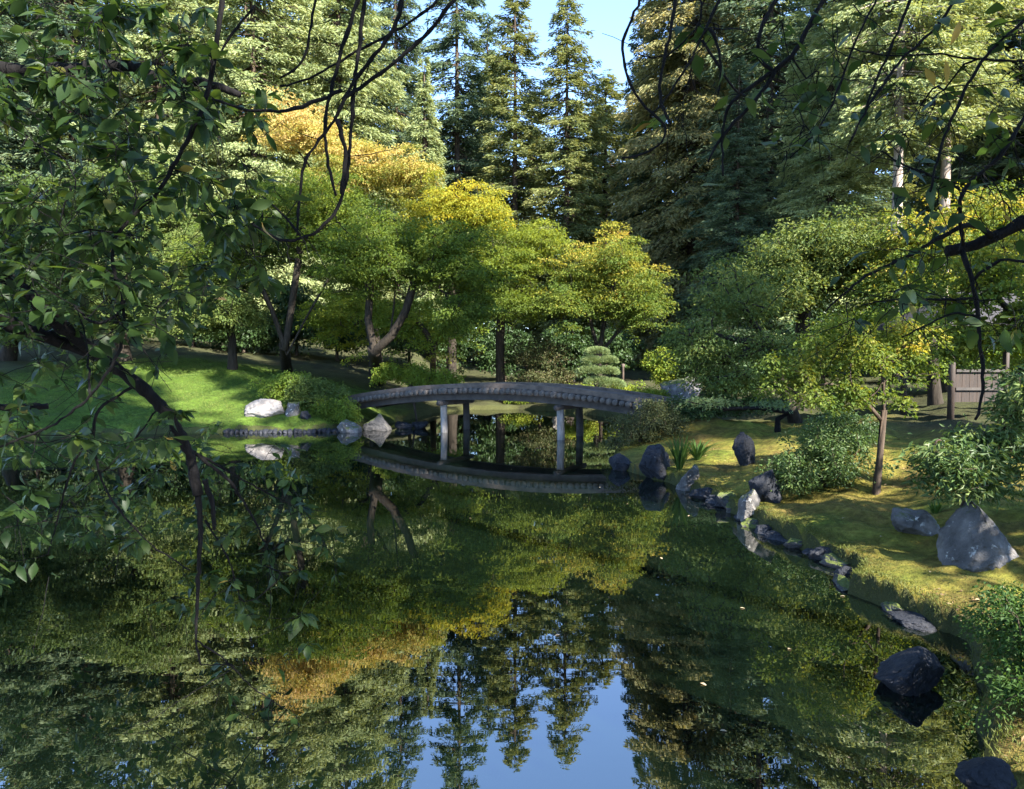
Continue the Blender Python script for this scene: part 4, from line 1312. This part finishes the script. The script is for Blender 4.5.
cherry('old cherry tree whose dark leafy limbs hang low over the water in the near foreground',
       [([LT, (-4.25, 1.0, 0.9), (-4.05, 1.3, 1.7), (-3.5, 1.9, 2.6), (-3.3, 2.3, 3.3)], [0.26, 0.2, 0.17, 0.12, 0.08]),
        ([(-4.05, 1.3, 1.7), (-3.5, 1.9, 2.5), (-3.6, 2.6, 2.2)], [0.1, 0.08, 0.05]),
        ([(-4.05, 1.3, 1.7), (-3.2, 1.9, 3.6), (-1.6, 2.6, 4.35), (-0.6, 2.9, 4.5), (-0.1, 3.0, 4.5)], [0.12, 0.09, 0.06, 0.04, 0.02])],
       left_limbs,
       [(-60, 130, -10, 330, 2.9, 4.6, 240), (100, 215, 0, 330, 2.9, 4.6, 150), (200, 275, 80, 290, 3.0, 4.2, 42), (-60, 200, 330, 450, 3.2, 4.8, 55), (60, 310, 440, 545, 4.0, 6.6, 84), (-120, 220, 425, 520, 5.2, 7.4, 60),
        (150, 310, 545, 620, 4.0, 5.0, 22), (200, 310, 640, 745, 4.3, 4.8, 9), (-60, 60, 470, 600, 3.4, 4.6, 18), (280, 345, 505, 580, 4.4, 5.0, 6)], 601,
       extra_crowns=[((-4.5, 2.5, 5.2), (2.6, 2.4, 1.1), 60)],
       singles=[(184, 100, 2.6, 1, -0.15, .8), (262, 222, 2.9, .2, -1, 1.0), (288, 200, 2.9, 1, .3, .6), (195, 178, 2.8, .8, .4, .3), (262, 180, 2.9, 1, .2, .7), (250, 208, 2.9, 1, .35, .6)])

RT = (4.7, 0.6, H(4.7, 0.6) - 0.1)
right_limbs = [
    ([('w', 3.7, 1.7, 3.0), (1110, 185, 3.0), (1024, 222, 3.2), (985, 241, 3.25), (965, 250, 3.3), (947, 251, 3.3)], 0.04, 0.022),
    ([(992, 236, 3.22), (976, 222, 3.2), (960, 225, 3.2), (935, 241, 3.2), (905, 258, 3.2), (880, 268, 3.25), (850, 287, 3.25), (825, 312, 3.3)], 0.009, 0.003),
    ([(962, 250, 3.28), (970, 272, 3.2), (977, 300, 3.2), (978, 330, 3.2), (983, 362, 3.2), (984, 395, 3.2), (975, 420, 3.2)], 0.008, 0.004),
    ([('w', 1.5, 2.9, 4.5), (838, -25, 3.2), (820, 5, 3.2), (803, 38, 3.2), (790, 60, 3.2), (775, 71, 3.2)], 0.013, 0.010),
    ([(775, 71, 3.2), (745, 90, 3.2), (725, 108, 3.2), (721, 140, 3.2), (723, 176, 3.2)], 0.007, 0.003),
    ([(775, 71, 3.2), (757, 100, 3.2), (730, 126, 3.2), (716, 145, 3.2), (708, 162, 3.2)], 0.008, 0.003),
    ([(776, 73, 3.2), (755, 60, 3.2), (757, 36, 3.2), (770, 10, 3.2), (782, -6, 3.2), ('w', 1.3, 2.9, 4.5)], 0.006, 0.004),
    ([('w', 0.6, 3.0, 4.5), (642, -4, 3.0), (621, 40, 3.0), (625, 75, 3.0), (642, 106, 3.0), (670, 127, 3.0), (665, 141, 3.0), (645, 156, 3.0), (622, 158, 3.0)], 0.006, 0.003),
    ([('w', 0.6, 3.0, 4.5), (677, -4, 3.0), (668, 45, 3.0), (660, 75, 3.0), (658, 100, 3.0), (671, 124, 3.0)], 0.006, 0.004),
    ([('w', 0.9, 3.0, 4.5), (722, -4, 3.05), (700, 40, 3.05), (685, 70, 3.05), (665, 100, 3.05), (650, 116, 3.05)], 0.007, 0.003),
    ([('w', 0.9, 3.0, 4.5), (698, -4, 3.1), (706, 18, 3.1), (690, 35, 3.1), (665, 60, 3.1), (638, 54, 3.1)], 0.005, 0.002),
    ([(709, 28, 3.05), (719, 36, 3.05), (722, 62, 3.05), (718, 95, 3.05)], 0.005, 0.002),
    ([(702, 40, 3.05), (722, 70, 3.05), (732, 92, 3.05), (745, 96, 3.1)], 0.004, 0.003),
    ([('w', 1.8, 2.7, 4.4), (912, -6, 3.0), (895, 40, 3.0), (880, 70, 3.0), (866, 110, 3.0), (850, 142, 3.0)], 0.006, 0.003),
    ([('w', 2.4, 2.4, 4.2), (1030, 15, 2.9), (990, 50, 2.9), (970, 80, 2.9), (950, 120, 2.9), (936, 165, 2.9), (930, 192, 2.9)], 0.007, 0.003),
    ([('w', 2.4, 2.4, 3.9), (1040, 62, 3.0), (985, 60, 3.0), (930, 53, 3.0), (890, 57, 3.0), (845, 48, 3.0)], 0.005, 0.002),
    ([('w', 2.4, 2.4, 3.6), (1040, 90, 3.0), (1000, 158, 3.0), (960, 190, 3.1), (959, 208, 3.1), (963, 245, 3.2)], 0.007, 0.005),
    ([(960, 190, 3.1), (935, 176, 3.1), (900, 165, 3.1), (880, 150, 3.1)], 0.004, 0.002),
    ([('w', 2.6, 2.2, 2.6), (1040, 266, 3.0), (1003, 256, 3.0), (975, 279, 3.1)], 0.006, 0.004),
    ([(980, 318, 3.2), (958, 310, 3.2), (940, 317, 3.2), (922, 327, 3.2), (902, 337, 3.2)], 0.004, 0.002),
    ([(977, 298, 3.2), (940, 300, 3.2), (900, 298, 3.2), (862, 305, 3.2)], 0.004, 0.002),
    ([('w', 1.6, 2.8, 4.5), (880, -6, 3.0), (860, 30, 3.0), (848, 60, 3.0), (835, 100, 3.0), (815, 135, 3.0), (790, 158, 3.0)], 0.005, 0.002),
    ([(866, 110, 3.0), (900, 60, 3.1), (935, 30, 3.1), (960, -6, 3.1), ('w', 1.9, 2.6, 4.4)], 0.004, 0.004),
]
sing = [(700, 186, 2.9, 1, .25, .9), (722, 62, 3.0, .2, -.9, .6), (745, 98, 3.1, .7, -.5, .75), (762, 92, 3.1, .4, -1, .7), (728, 95, 3.0, -.4, -.6, .7), (948, 5, 2.9, .9, .4, .8), (985, 12, 2.9, .8, .3, .6), (890, 188, 2.8, 1, -.1, .7),
        (920, 163, 2.9, .8, .2, .5), (950, 152, 2.9, 1, .35, .65), (968, 138, 2.9, 1, .5, .7), (1000, 318, 2.9, 1, 0, .7), (962, 322, 2.9, 1, -.05, .7), (905, 292, 2.9, .8, -.3, .85), (925, 296, 3.0, .9, .2, .7), (862, 264, 3.0, 1, -.3, .4),
        (870, 252, 3.0, -1, -.1, .4), (985, 130, 2.9, .9, .7, .8), (925, 68, 3.0, .5, -.7, 1.0), (945, 60, 2.9, .3, -1, 1.0), (1000, 95, 3.0, .7, .3, .6), (960, 20, 3.0, -.2, -1, 1.0), (850, 118, 3.1, .6, .2, .4), (830, 165, 3.0, -.7, .2, .5), (795, 40, 3.1, .6, -.2, .6)]
cherry('second cherry tree whose thin bare twigs and single leaves hang in from the opposite side',
       [([RT, (4.6, 0.8, 1.2), (4.3, 1.2, 2.3), (3.7, 1.7, 3.0)], [0.24, 0.19, 0.15, 0.09]),
        ([(4.3, 1.2, 2.3), (3.6, 1.8, 3.7), (2.4, 2.4, 4.2), (1.5, 2.9, 4.5), (0.6, 3.0, 4.5)], [0.12, 0.09, 0.06, 0.045, 0.02])],
       right_limbs,
       [(760, 1024, 0, 150, 2.8, 3.8, 46), (880, 1024, 100, 330, 2.8, 3.6, 36), (620, 760, 0, 150, 2.8, 3.4, 8), (820, 960, 240, 330, 3.0, 3.6, 8)], 602,
       extra_crowns=[((4.6, -0.8, 6.4), (3.6, 2.6, 1.6), 120), ((2.6, 0.4, 6.6), (2.6, 2.0, 1.2), 60)], singles=sing, per=3, bare=350)  # unseen crowns overhead, placed to shade the foreground

tree('maple_tree', 'small turning maple in front of the shelter roof, over the lance leaved shrub', 'tree', (9.9, 14.0), [P3((1040, 350, 14), (1010, 310, 14), (985, 290, 14))],
     [ell(985, 278, 13.8, 52, 30, 0.9), ell(940, 300, 13.9, 38, 22, 0.7), ell(1025, 310, 14, 34, 36, 0.8), ell(985, 318, 13.6, 54, 15, 0.7)], 'maple_mixed', 'bark_maple', 72, 0.09, 0.005, npads=150, prad=0.26, pthick=0.05, nleaf=60, L=0.085, W=0.06, tint=ztint(2.6, 4.4, 0.28, 0.6))
# ------------------------------------------------------------------ shelter on the bank
sb = at(985, 400, 16.5)
sz = H(sb[0], sb[1])
root = empty('garden_shelter', (sb[0], sb[1], sz), 'small open wooden garden shelter with a shingle roof and a boarded parapet', 'shelter')
x0 = at(951, 400, 16.5)[0]
o0 = np.array((sb[0], sb[1], sz))
zt = at(951, 322, 16.5)[2]
for dx, dy in ((0, 0), (2.5, 0), (0, 2.0), (2.5, 2.0)):
    q = MB()
    q.tube([(x0 + dx, 16.5 + dy, sz - 0.3), (x0 + dx, 16.5 + dy, zt)], 0.075, 10)
    q.build('post', M['wood_brown'], root, origin=o0)
z1, z2 = at(0, 402, 16.5)[2], at(0, 372, 16.5)[2]
q = MB()
for k in range(6):
    q.box((x0 + 0.14 + k * 0.168, 16.5, (z1 + z2) / 2), (0.16, 0.03, z2 - z1), tint=0.5)
q.build('parapet', M['wood_brown'], root, smooth=False, origin=o0)
for zz in (z2 + 0.03, (z1 + z2) / 2 - 0.04):
    q = MB()
    q.box((x0 + 0.60, 16.46, zz), (1.06, 0.05, 0.06))
    q.build('rail', M['wood_dark'], root, smooth=False, origin=o0)
q = MB()
ex, ey = 0.5, 0.5
c_ = [(x0 - ex, 16.5 - ey, zt - 0.10), (x0 + 2.5 + ex, 16.5 - ey, zt - 0.10), (x0 + 2.5 + ex, 18.5 + ey, zt - 0.10), (x0 - ex, 18.5 + ey, zt - 0.10)]
r_ = [(x0 + 0.7, 17.5, zt + 0.75), (x0 + 1.8, 17.5, zt + 0.75)]
V = c_ + [(p[0], p[1], p[2] + 0.12) for p in c_] + r_
q.add(V, [(0, 3, 2, 1), (0, 1, 5, 4), (1, 2, 6, 5), (2, 3, 7, 6), (3, 0, 4, 7), (4, 5, 9, 8), (6, 7, 8, 9)])
q.F.append(np.array([(5, 6, 9), (7, 4, 8)]))
q.build('roof', M['roof'], root, smooth=False, origin=o0)
tree('flat_pine_bough', 'low dark pine trained into one long flat bough over the moss lawn', 'tree', (5.9, 16.6), [[(5.9, 16.6, H(5.9, 16.6) + .3), at(790, 412, 16.4)], [at(790, 412, 16.4), at(760, 408, 16.2), at(725, 409, 16.1), at(690, 402, 16.0)]],
     [ell(715, 401, 16.1, 45, 5, 0.4), ell(770, 404, 16.3, 30, 4, 0.4)], 'pine', 'bark_dark', 71, 0.06, 0.006, npads=40, prad=0.2, pthick=0.03, nleaf=50, L=0.08, W=0.015, tint=flat(0.4))
# posts, pale stone
mx_, my_ = at(570, 381, 33.0)[0], 33.0
zt, zb = at(570, 382, 33.0)[2], H(mx_, my_)
root = empty('wooden_marker', (mx_, my_, zb), 'short square brown post with a cap, standing beyond the bridge near the twiggy shrub', 'post')
q = MB()
q.box((mx_, my_, (zt + zb) / 2 - 0.1), (0.36, 0.36, zt - zb + 0.2))
q.build('shaft', M['wood_brown'], root, smooth=False, origin=(mx_, my_, zb))
q = MB()
q.box((mx_, my_, zt + 0.042), (0.46, 0.46, 0.08))
q.build('cap', M['wood_dark'], root, smooth=False, origin=(mx_, my_, zb))
pp = at(623, 370, 30.5)
q = MB()
gz = H(pp[0], 30.5)
q.tube([(pp[0], 30.5, gz - 0.1), (pp[0], 30.5, pp[2] + 0.1), (pp[0], 30.5, pp[2] + 0.22), (pp[0], 30.5, pp[2] + 0.26)], [0.05, 0.05, 0.09, 0.03], 8)
q.build('garden_light', M['wood_deck'], None, label='small pale bollard light standing in the shrubs behind the bridge', cat='garden light')
c = at(558, 390, 32.4)
rock('boulder', 'pale rock top showing just behind the middle of the bridge', (c[0], c[1], H(c[0], c[1])), (0.8, 0.6, max(0.3, c[2] - H(c[0], c[1]) + 0.15)), 'rock_pale', 81)
c = at(680, 388, 27.5)
rock('boulder', 'broad grey rock between the lime bush and the long flat bough', (c[0], c[1], H(c[0], c[1])), (1.6, 0.9, max(0.3, at(680, 376, 27.5)[2] - H(c[0], c[1]))), 'rock_grey', 82)

# leaf litter on the bank
rs = RS(96)
x, y = rs.uniform(2.2, 9, 9000), rs.uniform(3.5, 18, 9000)
d = pond_sd(x, y)
k_ = (d > 0.15) & (vnoise(x, y, 1.3) > 0.02) & (x < 0.75 * y + 0.6)
x, y = x[k_], y[k_]
n = len(x)
mb = MB()
mb.leaves(np.stack([x, y, height(x, y) + 0.012], 1), np.stack([rs.normal(size=n), rs.normal(size=n), rs.normal(0, .15, n)], 1), rs.normal(0, 0.25, (n, 3)) + np.array((0, 0, 1.0)), rs.uniform(0.02, 0.05, n), rs.uniform(0.012, 0.025, n), rs.rand(n))
M['litter'] = leaf_mat('dry_leaf_litter', [(0, (0.06, 0.035, 0.018)), (0.6, (0.14, 0.085, 0.04)), (1, (0.26, 0.18, 0.09))], 0.1, 1.2)
mb.build('leaf_litter', M['litter'], None, smooth=False, label='small dry brown leaves scattered over the moss', cat='leaf litter', kind='stuff')

# ------------------------------------------------------------------ moss fringe, fallen leaves
rs = RS(95)
mb = MB()
N_ = 60000
x = rs.uniform(2.2, 6.5, N_ * 3)
y = rs.uniform(3.0, 13.5, N_ * 3)
d = pond_sd(x, y)
keep = (d > 0.01) & (rs.rand(N_ * 3) < np.where(d < 0.35, 1.0, 0.30)) & (x < 0.72 * y + 0.6)
x, y, d = x[keep], y[keep], d[keep]
P = np.stack([x, y, height(x, y) - 0.004], 1)
n = len(P)
D = np.stack([rs.normal(0, 0.5, n), rs.normal(0, 0.5, n), np.full(n, 1.0)], 1)
ed = d < 0.22
mb.leaves(P, D, rs.normal(size=(n, 3)), np.where(ed, 0.035, 0.016) * rs.uniform(0.5, 1.5, n), np.where(ed, 0.006, 0.006), np.clip(rs.normal(0.45, 0.2, n), 0, 1), 0.1, 0.35)
M['mossblade'] = leaf_mat('moss_and_short_grass', [(0, (0.07, 0.075, 0.02)), (0.5, (0.085, 0.105, 0.02)), (1, (0.13, 0.12, 0.035))], 0.25, 1.4)
mb.build('moss', M['mossblade'], None, smooth=False, label='short moss and grass fringe growing along the bank', cat='moss', kind='stuff')

fm = leaf_mat('fallen_leaf', [(0, (0.20, 0.14, 0.07)), (1, (0.34, 0.27, 0.17))], 0.1, 1.2)
q = MB()
q.blades(np.array([(0, 0, 0.0)]), np.array([(1, 0, 0.05)]), np.array([(0, 0, 1.0)]), np.array([0.05]), np.array([0.026]), np.array([0.7]), RS(3))
lm_ = q.mesh('floating_leaf', fm)
for k, (px, py) in enumerate([(740, 612), (628, 505), (690, 517), (700, 690), (470, 520), (560, 640), (660, 560), (788, 655), (845, 600), (600, 488), (720, 740), (512, 470)]):
    p = at(px, py, CZ * FPX / (py - HOR))
    o = bpy.data.objects.new('floating_leaf', lm_)
    o.location = (p[0], p[1], 0.006)
    o.rotation_euler = (0, 0, k * 1.9)
    put(o, None, 'pale fallen leaf floating on the pond', 'leaf', 'fallen leaves floating on the pond')
for k, (px, py) in enumerate([(975, 603), (990, 611), (950, 545), (880, 540), (905, 520), (1000, 590), (930, 575), (845, 520), (960, 630)]):
    p = gpos(px, py)
    o = bpy.data.objects.new('fallen_leaf', lm_)
    o.location = (p[0], p[1], p[2] + 0.025)
    o.rotation_euler = (0.15, -0.1, k * 2.3)
    put(o, None, 'pale fallen leaf lying on the moss bank', 'leaf', 'fallen leaves on the moss bank')

# grass of the far lawn
rs = RS(97)
x, y = rs.uniform(-18, -5.2, 110000), rs.uniform(20.5, 31, 110000)
d = pond_sd(x, y)
k_ = (d > 0.05) & (np.hypot(x + 10.5, y - 25) < 7.5) & (rs.rand(110000) < 0.35 + 1.6 * np.abs(vnoise(x, y, 0.8)))
x, y = x[k_], y[k_]
n = len(x)
mb = MB()
mb.leaves(np.stack([x, y, height(x, y) - 0.005], 1), np.stack([rs.normal(0, .5, n), rs.normal(0, .5, n), np.ones(n)], 1), rs.normal(size=(n, 3)), rs.uniform(0.03, 0.085, n), np.full(n, 0.012), np.clip(rs.normal(0.45, 0.2, n) + vnoise(x, y, 1.1, 1) * 0.8, 0, 1), 0.1, 0.35)
M['grassblade'] = leaf_mat('lawn_grass', [(0, (0.045, 0.085, 0.014)), (0.6, (0.075, 0.125, 0.020)), (1, (0.13, 0.15, 0.035))], 0.25, 1.4)
mb.build('grass', M['grassblade'], None, smooth=False, label='short green grass growing on the far lawn', cat='grass', kind='stuff')
